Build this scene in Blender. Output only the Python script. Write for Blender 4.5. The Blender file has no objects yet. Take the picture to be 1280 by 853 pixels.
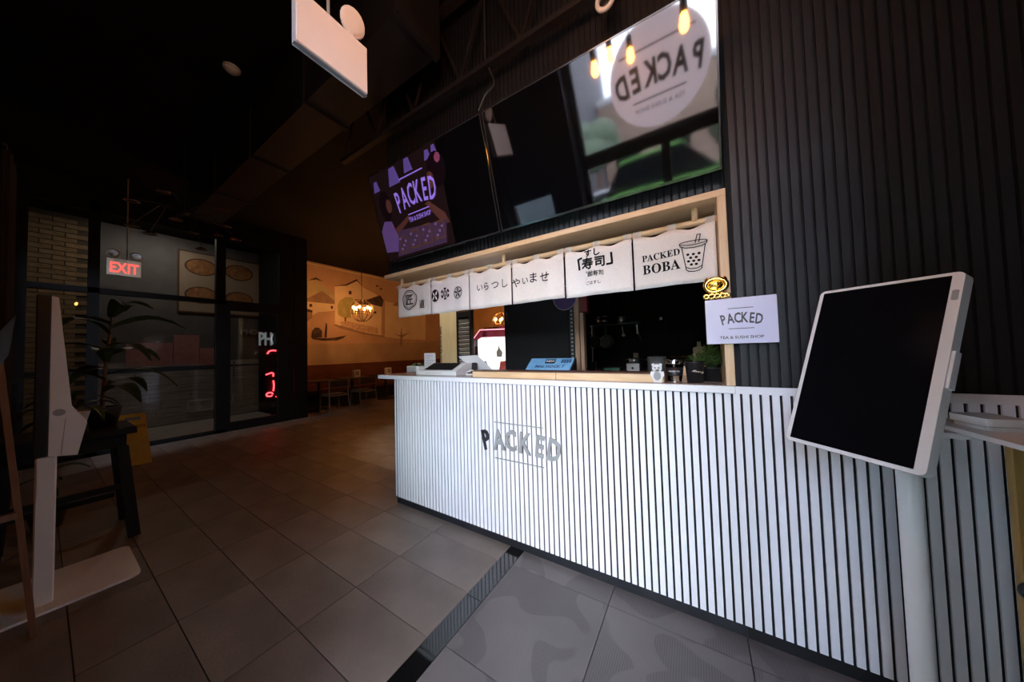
import bpy, bmesh, math, random
from mathutils import Vector, Matrix
random.seed(7)
SC = bpy.context.scene
COL = SC.collection
PI = math.pi

# ------------------------------------------------------------------ camera
def make_camera():
    yaw, pit, rol = -0.55603146, 0.03380763, -0.02847662
    cy, sy, cp, sp = math.cos(yaw), math.sin(yaw), math.cos(pit), math.sin(pit)
    cr, sr = math.cos(rol), math.sin(rol)
    fwd = Vector((sy*cp, cy*cp, sp)); right = Vector((cy, -sy, 0)); up = right.cross(fwd)
    r2 = cr*right + sr*up; u2 = -sr*right + cr*up
    cam = bpy.data.cameras.new('camera'); o = bpy.data.objects.new('camera', cam); COL.objects.link(o)
    m = Matrix((r2, u2, -fwd)).transposed().to_4x4(); m.translation = Vector((0, -1.745, 1.36))
    o.matrix_world = m
    cam.sensor_width = 36; cam.lens = 366.13/1280*36; cam.clip_start = 0.02; cam.clip_end = 300
    SC.camera = o
make_camera()

# ------------------------------------------------------------------ sky and exposure
SKY_STRENGTH = 6.5
w = bpy.data.worlds.new('sky'); SC.world = w; w.use_nodes = True
nt = w.node_tree; nt.nodes.clear()
out = nt.nodes.new('ShaderNodeOutputWorld'); bg = nt.nodes.new('ShaderNodeBackground')
tc = nt.nodes.new('ShaderNodeTexCoord'); nz = nt.nodes.new('ShaderNodeTexNoise'); rp = nt.nodes.new('ShaderNodeValToRGB')
nz.inputs['Scale'].default_value = 3.0; nz.inputs['Detail'].default_value = 4
rp.color_ramp.elements[0].position = .42; rp.color_ramp.elements[0].color = (.58, .69, 1, 1)
rp.color_ramp.elements[1].position = .6; rp.color_ramp.elements[1].color = (.90, .92, 1, 1)
nt.links.new(tc.outputs['Generated'], nz.inputs['Vector']); nt.links.new(nz.outputs['Fac'], rp.inputs['Fac'])
nt.links.new(rp.outputs['Color'], bg.inputs['Color']); bg.inputs['Strength'].default_value = SKY_STRENGTH
nt.links.new(bg.outputs[0], out.inputs[0])
def portal(name, cx, cz, sx, sz):
    l = bpy.data.lights.new(name, 'AREA'); l.shape = 'RECTANGLE'; l.size = sx; l.size_y = sz
    l.cycles.is_portal = True
    o = bpy.data.objects.new(name, l); COL.objects.link(o); o.location = (cx, -2.16, cz); o.rotation_euler = (PI/2, 0, 0)
vs = SC.view_settings
vs.view_transform = 'Standard'; vs.look = 'None'; vs.gamma = 1; vs.use_curve_mapping = False
vs.exposure = 2.1

# ------------------------------------------------------------------ materials
def mat(name, col, rough=.5, metal=0, spec=.5, col2=None, scale=20, detail=3, bump=0, bscale=None, emit=None, es=0, stretch=None, coat=0, lo=.35, hi=.65):
    m = bpy.data.materials.new(name); m.use_nodes = True; n = m.node_tree; b = n.nodes['Principled BSDF']
    b.inputs['Base Color'].default_value = (*col, 1); b.inputs['Roughness'].default_value = rough
    b.inputs['Metallic'].default_value = metal; b.inputs['Specular IOR Level'].default_value = spec
    if coat: b.inputs['Coat Weight'].default_value = coat; b.inputs['Coat Roughness'].default_value = .03
    if emit: b.inputs['Emission Color'].default_value = (*emit, 1); b.inputs['Emission Strength'].default_value = es
    if col2 or bump:
        tc = n.nodes.new('ShaderNodeTexCoord'); mp = n.nodes.new('ShaderNodeMapping')
        if stretch: mp.inputs['Scale'].default_value = stretch
        n.links.new(tc.outputs['Object'], mp.inputs['Vector'])
        nz = n.nodes.new('ShaderNodeTexNoise'); nz.inputs['Scale'].default_value = scale; nz.inputs['Detail'].default_value = detail
        n.links.new(mp.outputs[0], nz.inputs['Vector'])
        if col2:
            r = n.nodes.new('ShaderNodeValToRGB')
            r.color_ramp.elements[0].position = lo; r.color_ramp.elements[0].color = (*col, 1)
            r.color_ramp.elements[1].position = hi; r.color_ramp.elements[1].color = (*col2, 1)
            n.links.new(nz.outputs['Fac'], r.inputs['Fac']); n.links.new(r.outputs[0], b.inputs['Base Color'])
        if bump:
            nb = nz
            if bscale:
                nb = n.nodes.new('ShaderNodeTexNoise'); nb.inputs['Scale'].default_value = bscale
                n.links.new(mp.outputs[0], nb.inputs['Vector'])
            bp = n.nodes.new('ShaderNodeBump'); bp.inputs['Strength'].default_value = bump; bp.inputs['Distance'].default_value = .01
            n.links.new(nb.outputs['Fac'], bp.inputs['Height']); n.links.new(bp.outputs[0], b.inputs['Normal'])
    return m
def glass_mat(name, tint, refl=.5, dark=1.0):
    m = bpy.data.materials.new(name); m.use_nodes = True; n = m.node_tree; n.nodes.clear()
    o = n.nodes.new('ShaderNodeOutputMaterial'); t = n.nodes.new('ShaderNodeBsdfTransparent'); g = n.nodes.new('ShaderNodeBsdfGlossy')
    t.inputs['Color'].default_value = (*[c*dark for c in tint], 1); g.inputs['Roughness'].default_value = .01
    f = n.nodes.new('ShaderNodeFresnel'); f.inputs['IOR'].default_value = 1.0 + refl
    x = n.nodes.new('ShaderNodeMixShader'); n.links.new(f.outputs[0], x.inputs[0]); n.links.new(t.outputs[0], x.inputs[1]); n.links.new(g.outputs[0], x.inputs[2])
    n.links.new(x.outputs[0], o.inputs[0]); return m
M = {}
M['white_slat'] = mat('white_slat', (.87, .875, .89), .45, col2=(.90, .905, .915), scale=3)
M['white_top'] = mat('white_top', (.86, .86, .86), .3, col2=(.9, .9, .9), scale=8)
M['stone_top'] = mat('stone_top', (.30, .24, .21), .18, col2=(.38, .31, .27), scale=14)
M['black_paint'] = mat('black_paint', (.007, .007, .008), .65, col2=(.010, .010, .011), scale=12, spec=.25)
M['black_backing'] = mat('black_backing', (.004, .004, .005), .8, col2=(.006, .006, .007), scale=30)
M['black_slat'] = mat('black_slat', (.013, .013, .0135), .45, col2=(.018, .018, .0185), scale=5, stretch=(8, 8, 1))
M['kick'] = mat('kick', (.012, .013, .016), .35, col2=(.018, .019, .022), scale=9)
M['grout'] = mat('grout', (.012, .010, .009), .9, col2=(.02, .017, .015), scale=40)
M['ceiling'] = mat('ceiling_black', (.0035, .003, .003), .8, col2=(.005, .0045, .004), scale=3, spec=.2)
M['pine'] = mat('pine', (.70, .47, .25), .45, col2=(.80, .58, .34), scale=6, stretch=(1.2, 14, 14), detail=5)
M['pine_up'] = mat('pine_upright', (.70, .47, .25), .45, col2=(.80, .58, .34), scale=6, stretch=(14, 14, 1.2), detail=5)
M['pale_wood'] = mat('pale_wood', (.78, .64, .38), .5, col2=(.86, .74, .48), scale=5, stretch=(10, 10, .8), detail=5)
M['walnut'] = mat('walnut', (.10, .045, .025), .45, col2=(.16, .075, .04), scale=6, stretch=(12, 12, 1))
M['cloth'] = mat('linen', (.80, .76, .70), .9, spec=.1, col2=(.86, .82, .76), scale=140, bump=.25, bscale=420)
M['ink'] = mat('black_ink', (.010, .010, .010), .8, spec=.1, col2=(.016, .015, .015), scale=60)
M['steel'] = mat('brushed_steel', (.62, .62, .60), .28, 1, col2=(.7, .7, .68), scale=80, stretch=(1, 1, 12))
M['dark_steel'] = mat('dark_steel', (.12, .12, .13), .3, 1, col2=(.16, .16, .17), scale=50)
M['chrome'] = mat('chrome', (.8, .8, .8), .08, 1, col2=(.82, .82, .82), scale=5)
M['white_plastic'] = mat('white_plastic', (.78, .77, .74), .4, col2=(.8, .79, .76), scale=4)
M['kiosk_white'] = mat('kiosk_white', (.74, .73, .70), .4, col2=(.77, .76, .73), scale=4)
M['grey_plastic'] = mat('grey_plastic', (.30, .31, .31), .45, col2=(.33, .34, .34), scale=8)
M['black_plastic'] = mat('black_plastic', (.010, .010, .011), .4, col2=(.014, .014, .015), scale=20)
M['screen_off'] = mat('screen_off', (.003, .003, .004), .16, col2=(.004, .004, .005), scale=2, spec=.12)
M['tv_glass'] = mat('tv_glass', (.002, .002, .003), .05, col2=(.003, .003, .003), scale=2, spec=1.0)
M['tv_bezel'] = mat('tv_bezel', (.008, .008, .008), .12, col2=(.011, .011, .011), scale=4, spec=.8)
M['bulb'] = mat('amber_bulb', (.9, .5, .15), .2, emit=(1, .34, .045), es=40, col2=(.92, .52, .17), scale=4)
M['bulb_far'] = mat('warm_bulb', (.9, .6, .3), .2, emit=(1, .36, .09), es=85, col2=(.92, .62, .32), scale=4)
M['red_glow'] = mat('red_lit_letter', (.8, .05, .05), .4, emit=(1, .05, .04), es=.75, col2=(.85, .06, .06), scale=6)
M['neon'] = mat('red_neon', (.8, .05, .05), .3, emit=(1, .04, .05), es=2.2, col2=(.85, .06, .06), scale=6)
M['leaf'] = mat('leaf_dark', (.030, .055, .022), .45, col2=(.05, .085, .03), scale=20)
M['herb'] = mat('herb_green', (.07, .14, .035), .5, col2=(.14, .24, .06), scale=60)
M['yellow'] = mat('yellow_plastic', (.80, .52, .03), .45, col2=(.86, .58, .04), scale=8)
M['gold'] = mat('gold_foil', (.95, .58, .14), .18, 1, col2=(1, .66, .2), scale=15)
M['purple'] = mat('purple_disc', (.06, .03, .11), .5, col2=(.07, .035, .13), scale=10)
M['lilac'] = mat('lilac_paper', (.66, .66, .84), .35, col2=(.74, .74, .90), scale=3, detail=4)
M['sign_grey'] = mat('sign_grey', (.06, .06, .07), .5, col2=(.075, .075, .085), scale=10)
M['letter_alu'] = mat('letter_alu', (.36, .37, .36), .4, .3, col2=(.42, .43, .42), scale=10)
M['letter_dark'] = mat('letter_dark', (.035, .035, .042), .35, .3, col2=(.045, .045, .052), scale=10)
M['asphalt'] = mat('asphalt', (.10, .10, .10), .9, col2=(.14, .14, .14), scale=8)

# ------------------------------------------------------------------ mesh helpers
class MB:
    def __init__(s): s.bm = bmesh.new()
    def box(s, a, b, m=None, bevel=0, seg=1):
        c = [(x+y)/2 for x, y in zip(a, b)]; d = [abs(y-x) for x, y in zip(a, b)]
        r = bmesh.ops.create_cube(s.bm, size=1, matrix=Matrix.Translation(c) @ Matrix.Diagonal((*d, 1)))
        vs = r['verts']
        if bevel:
            es = list({e for v in vs for e in v.link_edges})
            k = bmesh.ops.bevel(s.bm, geom=es, offset=bevel, segments=seg, affect='EDGES', profile=.5)
            vs = k['verts']
        if m is not None: bmesh.ops.transform(s.bm, matrix=m, verts=list({v for v in vs if v.is_valid}))
        return s
    def beam(s, p, q, wx, wy, up=(0, 0, 1)):
        p, q = Vector(p), Vector(q); z = (q-p).normalized(); u = Vector(up)
        if abs(z.dot(u)) > .99: u = Vector((0, 1, 0))
        x = u.cross(z).normalized(); y = z.cross(x)
        m = Matrix((x, y, z)).transposed().to_4x4(); m.translation = (p+q)/2
        bmesh.ops.create_cube(s.bm, size=1, matrix=m @ Matrix.Diagonal((wx, wy, (q-p).length, 1))); return s
    def cyl(s, p, q, r, r2=None, seg=12, caps=True):
        p, q = Vector(p), Vector(q); r2 = r if r2 is None else r2
        m = Vector((0, 0, 1)).rotation_difference((q-p).normalized()).to_matrix().to_4x4(); m.translation = (p+q)/2
        bmesh.ops.create_cone(s.bm, cap_ends=caps, segments=seg, radius1=r, radius2=r2, depth=(q-p).length, matrix=m); return s
    def tube(s, pts, r, seg=8, closed=False):
        pts = [Vector(p) for p in pts]; n = len(pts); rings = []
        rr = r if isinstance(r, (list, tuple)) else [r]*n
        prev = None
        for i, p in enumerate(pts):
            if closed: t = pts[(i+1) % n]-pts[i-1]
            else: t = pts[min(i+1, n-1)]-pts[max(i-1, 0)]
            t.normalize()
            if prev is None:
                a = Vector((0, 0, 1)) if abs(t.z) < .9 else Vector((1, 0, 0)); x = a.cross(t).normalized()
            else: x = (prev-t*prev.dot(t)).normalized()
            prev = x; y = t.cross(x)
            rings.append([s.bm.verts.new(p+rr[i]*(math.cos(2*PI*k/seg)*x+math.sin(2*PI*k/seg)*y)) for k in range(seg)])
        for i in range(n if closed else n-1):
            A, B = rings[i], rings[(i+1) % n]
            for k in range(seg): s.bm.faces.new((A[k], A[(k+1) % seg], B[(k+1) % seg], B[k]))
        if not closed:
            s.bm.faces.new(rings[0][::-1]); s.bm.faces.new(rings[-1])
        return s
    def lathe(s, prof, c=(0, 0, 0), seg=20, m=None):
        rings = []; c = Vector(c); new = []
        for r, z in prof:
            if r <= 1e-6: rings.append([s.bm.verts.new(c+Vector((0, 0, z)))])
            else: rings.append([s.bm.verts.new(c+Vector((r*math.cos(2*PI*k/seg), r*math.sin(2*PI*k/seg), z))) for k in range(seg)])
            new += rings[-1]
        for A, B in zip(rings, rings[1:]):
            for k in range(seg):
                a, b = A[k % len(A)], A[(k+1) % len(A)]; d, e = B[k % len(B)], B[(k+1) % len(B)]
                f = []
                for v in (a, b, e, d):
                    if v not in f: f.append(v)
                if len(f) > 2: s.bm.faces.new(f)
        if m is not None: bmesh.ops.transform(s.bm, matrix=m, verts=new)
        return s
    def sphere(s, c, r, seg=12, ring=8, m=None):
        r = (r, r, r) if not isinstance(r, (tuple, list)) else r
        mm = Matrix.Translation(c) @ (m or Matrix()) @ Matrix.Diagonal((*r, 1))
        bmesh.ops.create_uvsphere(s.bm, u_segments=seg, v_segments=ring, radius=1, matrix=mm); return s
    def prism(s, pts, d, m=None):
        """polygon in local XY extruded by d along +Z, then m"""
        lo = [s.bm.verts.new((x, y, 0)) for x, y in pts]; hi = [s.bm.verts.new((x, y, d)) for x, y in pts]
        n = len(pts)
        s.bm.faces.new(lo[::-1]); s.bm.faces.new(hi)
        for i in range(n): s.bm.faces.new((lo[i], lo[(i+1) % n], hi[(i+1) % n], hi[i]))
        if m is not None: bmesh.ops.transform(s.bm, matrix=m, verts=lo+hi)
        return s
    def quad(s, *p):
        s.bm.faces.new([s.bm.verts.new(q) for q in p]); return s
    def text(s, body, size, m, bold=0, sx=1, depth=.002, spacing=1):
        c = bpy.data.curves.new('t', 'FONT'); c.body = body; c.size = size; c.align_x = 'CENTER'; c.align_y = 'CENTER'
        c.offset = bold*size; c.extrude = depth/2; c.resolution_u = 2; c.space_character = spacing
        o = bpy.data.objects.new('t', c); COL.objects.link(o)
        me = bpy.data.meshes.new_from_object(o.evaluated_get(bpy.context.evaluated_depsgraph_get()))
        xs = [v.co.x for v in me.vertices]; ys = [v.co.y for v in me.vertices]
        if xs:
            me.transform(m @ Matrix.Diagonal((sx, 1, 1, 1)) @ Matrix.Translation((-(min(xs)+max(xs))/2, -(min(ys)+max(ys))/2, 0)))
            s.bm.from_mesh(me)
        bpy.data.objects.remove(o); bpy.data.curves.remove(c); bpy.data.meshes.remove(me)
        return s
    def smooth(s, ang=40):
        for f in s.bm.faces: f.smooth = True
        for e in s.bm.edges:
            if len(e.link_faces) == 2 and e.calc_face_angle(0) > math.radians(ang): e.smooth = False
        return s
FR = Matrix.Rotation(PI/2, 4, 'X')                                   # local XY seen from -Y
FX = Matrix.Rotation(PI/2, 4, 'Z') @ FR                              # seen from +X
FB = Matrix.Rotation(PI, 4, 'Z') @ FR                                # seen from +Y
def T(x, y, z): return Matrix.Translation((x, y, z))
ORG = {}
def obj(name, mb, m, parent=None, kind=None, label=None, local=False, fix=True):
    """link one mesh object; the shape is given in world space and moved under its parent's origin"""
    bm = mb.bm
    if fix: bmesh.ops.recalc_face_normals(bm, faces=bm.faces[:])
    if parent is not None and not local: bmesh.ops.translate(bm, vec=-ORG[parent], verts=bm.verts[:])
    me = bpy.data.meshes.new(name); bm.to_mesh(me); bm.free()
    for x in (m if isinstance(m, list) else [m]): me.materials.append(M[x] if isinstance(x, str) else x)
    o = bpy.data.objects.new(name, me); COL.objects.link(o)
    if parent is not None: o.parent = parent; ORG[o] = ORG[parent].copy()
    else: ORG[o] = Vector((0, 0, 0))
    if kind: o['kind'] = kind
    if label: o['label'] = label
    return o
def thing(name, label, cat, loc, rot=(0, 0, 0), group=None):
    o = bpy.data.objects.new(name, None); COL.objects.link(o); o.empty_display_size = .05
    o.location = loc; o.rotation_euler = rot; ORG[o] = Vector(loc)
    o['label'] = label; o['category'] = cat
    if group: o['group'] = group
    return o
def single(name, mb, m, label, cat, group=None):
    o = obj(name, mb, m); o['label'] = label; o['category'] = cat
    if group: o['group'] = group
    me = o.data                                                     # origin to the base of the thing
    xs = [v.co for v in me.vertices]
    c = Vector(((min(v.x for v in xs)+max(v.x for v in xs))/2, (min(v.y for v in xs)+max(v.y for v in xs))/2, min(v.z for v in xs)))
    me.transform(Matrix.Translation(-c)); o.location = c; ORG[o] = c
    return o
def struct(name, mb=None, m=None):
    if mb is None:
        o = bpy.data.objects.new(name, None); COL.objects.link(o); ORG[o] = Vector((0, 0, 0))
    else: o = obj(name, mb, m)
    o['kind'] = 'structure'; return o
def place(name, me, loc, parent, scale=None):
    o = bpy.data.objects.new(name, me); COL.objects.link(o); o.parent = parent; o.location = Vector(loc)-ORG[parent]
    ORG[o] = Vector(loc)
    if scale: o.scale = scale
    return o
def mesh_of(mb, m):
    bmesh.ops.recalc_face_normals(mb.bm, faces=mb.bm.faces[:])
    me = bpy.data.meshes.new('piece'); mb.bm.to_mesh(me); mb.bm.free(); me.materials.append(M[m] if isinstance(m, str) else m); return me
def dup(root, loc, label=None, group=None, rotz=None):
    r = root.copy(); COL.objects.link(r); r.location = loc
    if label: r['label'] = label
    if group: r['group'] = group
    if rotz is not None: r.rotation_euler = (0, 0, rotz)
    for ch in list(root.children):
        c = ch.copy(); COL.objects.link(c); c.parent = r
        for g in list(ch.children):
            d = g.copy(); COL.objects.link(d); d.parent = c
    return r

# ================================================================== THE SHELL
CEIL = 4.05
def tile_mat(name, a, b, stripes=False):
    m = mat(name, a, .5, col2=b, scale=2.2, detail=7, bump=.12, bscale=60, lo=.3, hi=.7); n = m.node_tree
    bs = n.nodes['Principled BSDF']; src = bs.inputs['Base Color'].links[0].from_socket
    # a little tone of its own for every tile
    oi = n.nodes.new('ShaderNodeObjectInfo'); mr = n.nodes.new('ShaderNodeMapRange'); mx = n.nodes.new('ShaderNodeMix'); mx.data_type = 'RGBA'; mx.blend_type = 'MULTIPLY'
    mr.inputs['To Min'].default_value = .88; mr.inputs['To Max'].default_value = 1.12
    n.links.new(oi.outputs['Random'], mr.inputs['Value']); mx.inputs['Factor'].default_value = 1
    n.links.new(src, mx.inputs[6]); n.links.new(mr.outputs[0], mx.inputs[7]); src = mx.outputs[2]
    if stripes:
        g = n.nodes.new('ShaderNodeTexCoord'); mp = n.nodes.new('ShaderNodeMapping'); n.links.new(g.outputs['Object'], mp.inputs[0])
        wv = n.nodes.new('ShaderNodeTexNoise'); wv.inputs['Scale'].default_value = 3.1; wv.inputs['Detail'].default_value = 0; wv.inputs['Distortion'].default_value = 1.1
        n.links.new(oi.outputs['Random'], mp.inputs['Location'])
        n.links.new(mp.outputs[0], wv.inputs['Vector'])
        st = n.nodes.new('ShaderNodeTexWave'); st.bands_direction = 'X'; st.inputs['Scale'].default_value = 32; n.links.new(g.outputs['Object'], st.inputs['Vector'])
        th = n.nodes.new('ShaderNodeValToRGB'); th.color_ramp.elements[0].position = .445; th.color_ramp.elements[1].position = .47
        n.links.new(wv.outputs['Fac'], th.inputs[0])
        mu = n.nodes.new('ShaderNodeMath'); mu.operation = 'MULTIPLY'; n.links.new(th.outputs[0], mu.inputs[0]); n.links.new(st.outputs['Fac'], mu.inputs[1])
        m3 = n.nodes.new('ShaderNodeMix'); m3.data_type = 'RGBA'; m3.blend_type = 'MULTIPLY'; m3.inputs[7].default_value = (.70, .70, .71, 1)
        n.links.new(mu.outputs[0], m3.inputs[0]); n.links.new(src, m3.inputs[6]); src = m3.outputs[2]
        m4 = n.nodes.new('ShaderNodeMix'); m4.data_type = 'RGBA'; m4.blend_type = 'MULTIPLY'; m4.inputs[7].default_value = (.9, .9, .9, 1)
        n.links.new(th.outputs[0], m4.inputs[0]); n.links.new(src, m4.inputs[6]); src = m4.outputs[2]
    n.links.new(src, bs.inputs['Base Color'])
    return m
M['tile_brown'] = tile_mat('tile_brown', (.13, .102, .084), (.235, .19, .158))
M['tile_grey'] = tile_mat('tile_grey', (.112, .100, .097), (.145, .131, .126), True)
M['strip_stone'] = mat('strip_black_stone', (.006, .006, .006), .05, spec=.9, col2=(.009, .009, .009), scale=20)

fl = struct('floor', MB().box((-9.7, -2.3, -.06), (1.7, 9.2, -.014)), 'grout')
big = []
tm = mesh_of(MB().box((-.2978, -.1478, -.016), (.2978, .1478, 0)), 'tile_brown')
far = MB()
for i in range(14):
    for j in range(-7, 31):
        x = -1.144-.6*i-.3; y = -.15+.3*j+.15
        if y < -2.05 or y > 9.1 or (x > -2.4 and y > -.16 and y < .1 and False): continue
        if x < -9.4: continue
        if x > -7.6 and y < 1.6 and not (x > -2.2 and y > .05): place('floor_tile', tm, (x, y, 0), fl)
        else: far.box((x-.2978, y-.1478, -.016), (x+.2978, y+.1478, 0))
obj('floor_tile_field', far, 'tile_brown', fl, kind='stuff')
gm = mesh_of(MB().box((-.2955, -.2955, -.016), (.2955, .2955, 0)), 'tile_grey')
for i in range(5):
    for j in range(5):
        x = -1.039+.595*i+.2975
        if j == 0: o = place('floor_tile', gm, (x, -.14+.2975, 0), fl)
        else: place('floor_tile', gm, (x, -.14-.595*j+.2975, 0), fl)
for k in range(4): obj('threshold_strip', MB().box((-1.1435, -2.05+.53*k, -.016), (-1.0395, -1.523+.53*k, .001)), 'strip_stone', fl)

struct('ceiling', MB().box((-9.7, -2.3, CEIL), (1.7, 9.2, CEIL+.1)), 'ceiling')
struct('wall_right', MB().box((1.5, -2.2, 0), (1.6, 9.2, CEIL)), 'black_paint')
struct('wall_rear', MB().box((-9.7, 8.9, 0), (1.7, 9.0, CEIL)), 'ceiling')

# ---- counter wall: black slats on a backing, over the opening and to its right
PITCH = .0352
wall_up = struct('wall_upper', MB().box((-2.46, .007, 2.118), (.155, .12, CEIL)), 'black_backing')
wall = struct('wall_back', MB().box((.159, .013, 0), (1.5, .12, CEIL)), 'black_backing')
X0 = .529                                                           # a gap centre measured in the photograph
sl_hi = mesh_of(MB().box((-.0126, -.002, 2.12), (.0126, .007, CEIL)), 'black_slat')
sl_full = mesh_of(MB().box((-.0126, -.002, 1.162), (.0126, .013, CEIL)), 'black_slat')
k0 = math.floor((-2.44-X0)/PITCH)
for k in range(k0, 30):
    x = X0+(k+.5)*PITCH
    if x < -2.44 or x > 1.49: continue
    if x < .145: place('slat', sl_hi, (x, 0, 0), wall_up)
    elif x < .17: continue
    else: place('slat', sl_full, (x, 0, 0), wall)

# ---- storefront behind the camera
def frame_boxes(name, boxes, m='black_paint'):
    b = MB()
    for p, q in boxes: b.box(p, q)
    return struct(name, b, m)
YF, YB = -2.05, -2.13
frame_boxes('wall_front', [((-9.7, YB, 3.45), (1.7, YF, CEIL)), ((.33, YB, 0), (1.7, YF, 3.45)), ((.33, YF, 0), (.50, -1.55, 3.45)), ((-1.35, YB, 0), (-1.0, -1.86, 3.45)),
    ((-3.2, YB, 2.28), (-1.35, YF, 3.45)), ((-6.4, YB, 0), (-3.2, YF, 3.45)), ((-3.2, YB, 0), (-2.0, YF, 2.28)), ((-2.2, YF, 0), (-2.0, -1.86, 3.45)), ((-2.0, YB, 0), (-1.35, YF, .95)), ((-9.7, YB, 0), (-7.4, YF, 3.45)), ((-7.4, YB, 2.98), (-6.4, YF, 3.45)), ((-7.4, YB, 0), (-6.4, YF, .35))])  # jambs reaching indoors are added to hold window light off kiosk and counter
M['clear_glass'] = glass_mat('clear_glass', (.96, .97, .97), .45)
M['teal_glass'] = glass_mat('teal_tinted_glass', (.74, .84, .84), .45, 1)
M['grey_glass'] = glass_mat('grey_glass', (.8, .82, .82), .45, .8)
w1 = frame_boxes('window_1', [((-1.0, YB, 0), (.33, YF, .08)), ((-1.0, YB, 2.36), (.33, YF, 2.50)), ((-1.0, YB, 3.38), (.33, YF, 3.45)), ((-1.0, YB, .08), (-.94, YF, 3.38)), ((.28, YB, .08), (.33, YF, 3.38)), ((-.20, YB, .08), (-.12, YF, 2.36))])
for a, b in (((-.94, -2.095, .08), (-.20, -2.085, 2.36)), ((-.12, -2.095, .08), (.28, -2.085, 2.36)), ((-.94, -2.095, 2.50), (.28, -2.085, 3.38))):
    obj('pane', MB().box(a, b), 'clear_glass', w1)
w2 = frame_boxes('window_2', [((-2.0, YB, .95), (-1.35, YF, 1.0)), ((-2.0, YB, 2.24), (-1.35, YF, 2.28)), ((-2.0, YB, 1.0), (-1.96, YF, 2.24)), ((-1.39, YB, 1.0), (-1.35, YF, 2.24))])
for a, b in (((-1.96, -2.095, 1.0), (-1.39, -2.085, 2.24)),): obj('pane', MB().box(a, b), 'teal_glass', w2)
w3 = frame_boxes('window_3', [((-7.4, YB, .35), (-6.4, YF, .41)), ((-7.4, YB, 2.92), (-6.4, YF, 2.98)), ((-7.4, YB, .41), (-7.34, YF, 2.92)), ((-6.46, YB, .41), (-6.4, YF, 2.92)), ((-7.34, YB, 1.7), (-6.46, YF, 1.76))])
for a, b in (((-7.34, -2.095, .41), (-6.46, -2.085, 1.7)), ((-7.34, -2.095, 1.76), (-6.46, -2.085, 2.92))): obj('pane', MB().box(a, b), 'grey_glass', w3)
portal('portal_1', -.33, 1.75, 1.3, 3.4); portal('portal_2', -1.67, 1.62, .6, 1.3); portal('portal_3', -6.9, 1.7, 1.0, 2.6)

# ---- glass wall of the neighbouring noodle shop, x = -7.5
XG = -7.5
def gl(y0, y1, z0, z1): return ((XG-.06, y0, z0), (XG+.04, y1, z1))
frame_boxes('wall_left', [gl(-2.05, -1.86, 0, CEIL), gl(-1.40, -1.30, 0, 3.75), gl(-.05, .08, 0, 3.75), gl(.945, 1.18, 0, CEIL), gl(-1.86, .945, 3.62, CEIL), gl(-1.86, .945, 0, .06),
    gl(-1.86, .945, 2.39, 2.47), gl(-1.86, -.05, 1.18, 1.26)])
M['shop_glass'] = glass_mat('shop_glass', (.86, .88, .88), .38, .95)
t = thing('added_shop_lamp', 'small warm unseen lamp added to brighten the noodle shop', 'lamp', (-8.7, -.5, 4.0)); obj('diffuser', MB().lathe([(0, -.035), (.11, -.03), (.12, -.012)], (-8.7, -.5, CEIL), 20).smooth(), mat('added_shop_glow', (.9, .85, .8), .3, emit=(1, .82, .66), es=15, col2=(.92, .87, .82), scale=4), t); obj('rim', MB().cyl((-8.7, -.5, CEIL-.012), (-8.7, -.5, CEIL), .13, seg=20), 'black_plastic', t)  # hidden lamp added to lift the dark shop interior
k = 4
for y0, y1, z0, z1 in ((-1.86, -1.40, .06, 1.18), (-1.86, -1.40, 1.26, 2.39), (-1.86, -1.40, 2.47, 3.62), (-1.30, -.05, .06, 1.18), (-1.30, -.05, 1.26, 2.39), (-1.30, -.05, 2.47, 3.62), (.08, .945, 2.47, 3.62)):
    o = struct('window_%d' % k, MB().box((XG-.014, y0, z0), (XG-.004, y1, z1)), 'shop_glass'); k += 1
d = frame_boxes('door_1', [gl(.08, .15, .06, 2.39), gl(.90, .945, .06, 2.39), gl(.15, .90, 2.29, 2.39), gl(.15, .90, .06, .16), ((XG-.03, .15, 1.22), (XG+.02, .90, 1.25))])
obj('pane', MB().box((XG-.014, .15, .16), (XG-.004, .90, 1.22)), 'shop_glass', d); obj('pane', MB().box((XG-.014, .15, 1.25), (XG-.004, .90, 2.29)), 'shop_glass', d)
obj('handle', MB().tube([(XG+.03, .19, 1.0), (XG+.075, .19, 1.0), (XG+.075, .19, 1.32), (XG+.03, .19, 1.32)], .011), 'dark_steel', d)
# the shop behind the glass
XP = -9.5
def sc(y, z): return ((y+1.745)*1.0957-1.745, (z-1.36)*1.0957+1.36)
M['shop_wall'] = mat('shop_wall_grey', (.16, .155, .16), .8, col2=(.19, .185, .19), scale=4)
M['plank'] = mat('grey_plank', (.34, .335, .33), .6, col2=(.64, .63, .62), scale=3, stretch=(1, 1.2, 22), detail=6)
M['brick_tan'] = mat('tan_brick', (.36, .25, .14), .85, col2=(.50, .36, .22), scale=6, bump=.4, bscale=40)
M['mortar'] = mat('mortar', (.12, .10, .08), .9, col2=(.16, .13, .10), scale=30)
pw = struct('wall_shop', MB().box((XP-.1, -2.05, 0), (XP, 1.45, CEIL)), 'shop_wall')
for r in range(8):
    z = .02+r*.165; y = -1.2-random.random()*.5
    while y < 1.44:
        L = .55+random.random()*.5; y1 = min(y+L, 1.44)
        obj('plank', MB().box((XP, max(y, -1.2)+.003, z+.003), (XP+.012+.006*random.random(), y1-.003, z+.162)), 'plank', pw); y = y1
bk = mesh_of(MB().box((0, -.118, -.037), (.02, .118, .037)), 'brick_tan')
obj('mortar_bed', MB().box((XP, -2.04, 0), (XP+.008, -1.2, CEIL)), 'mortar', pw)
nb = 0
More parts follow.
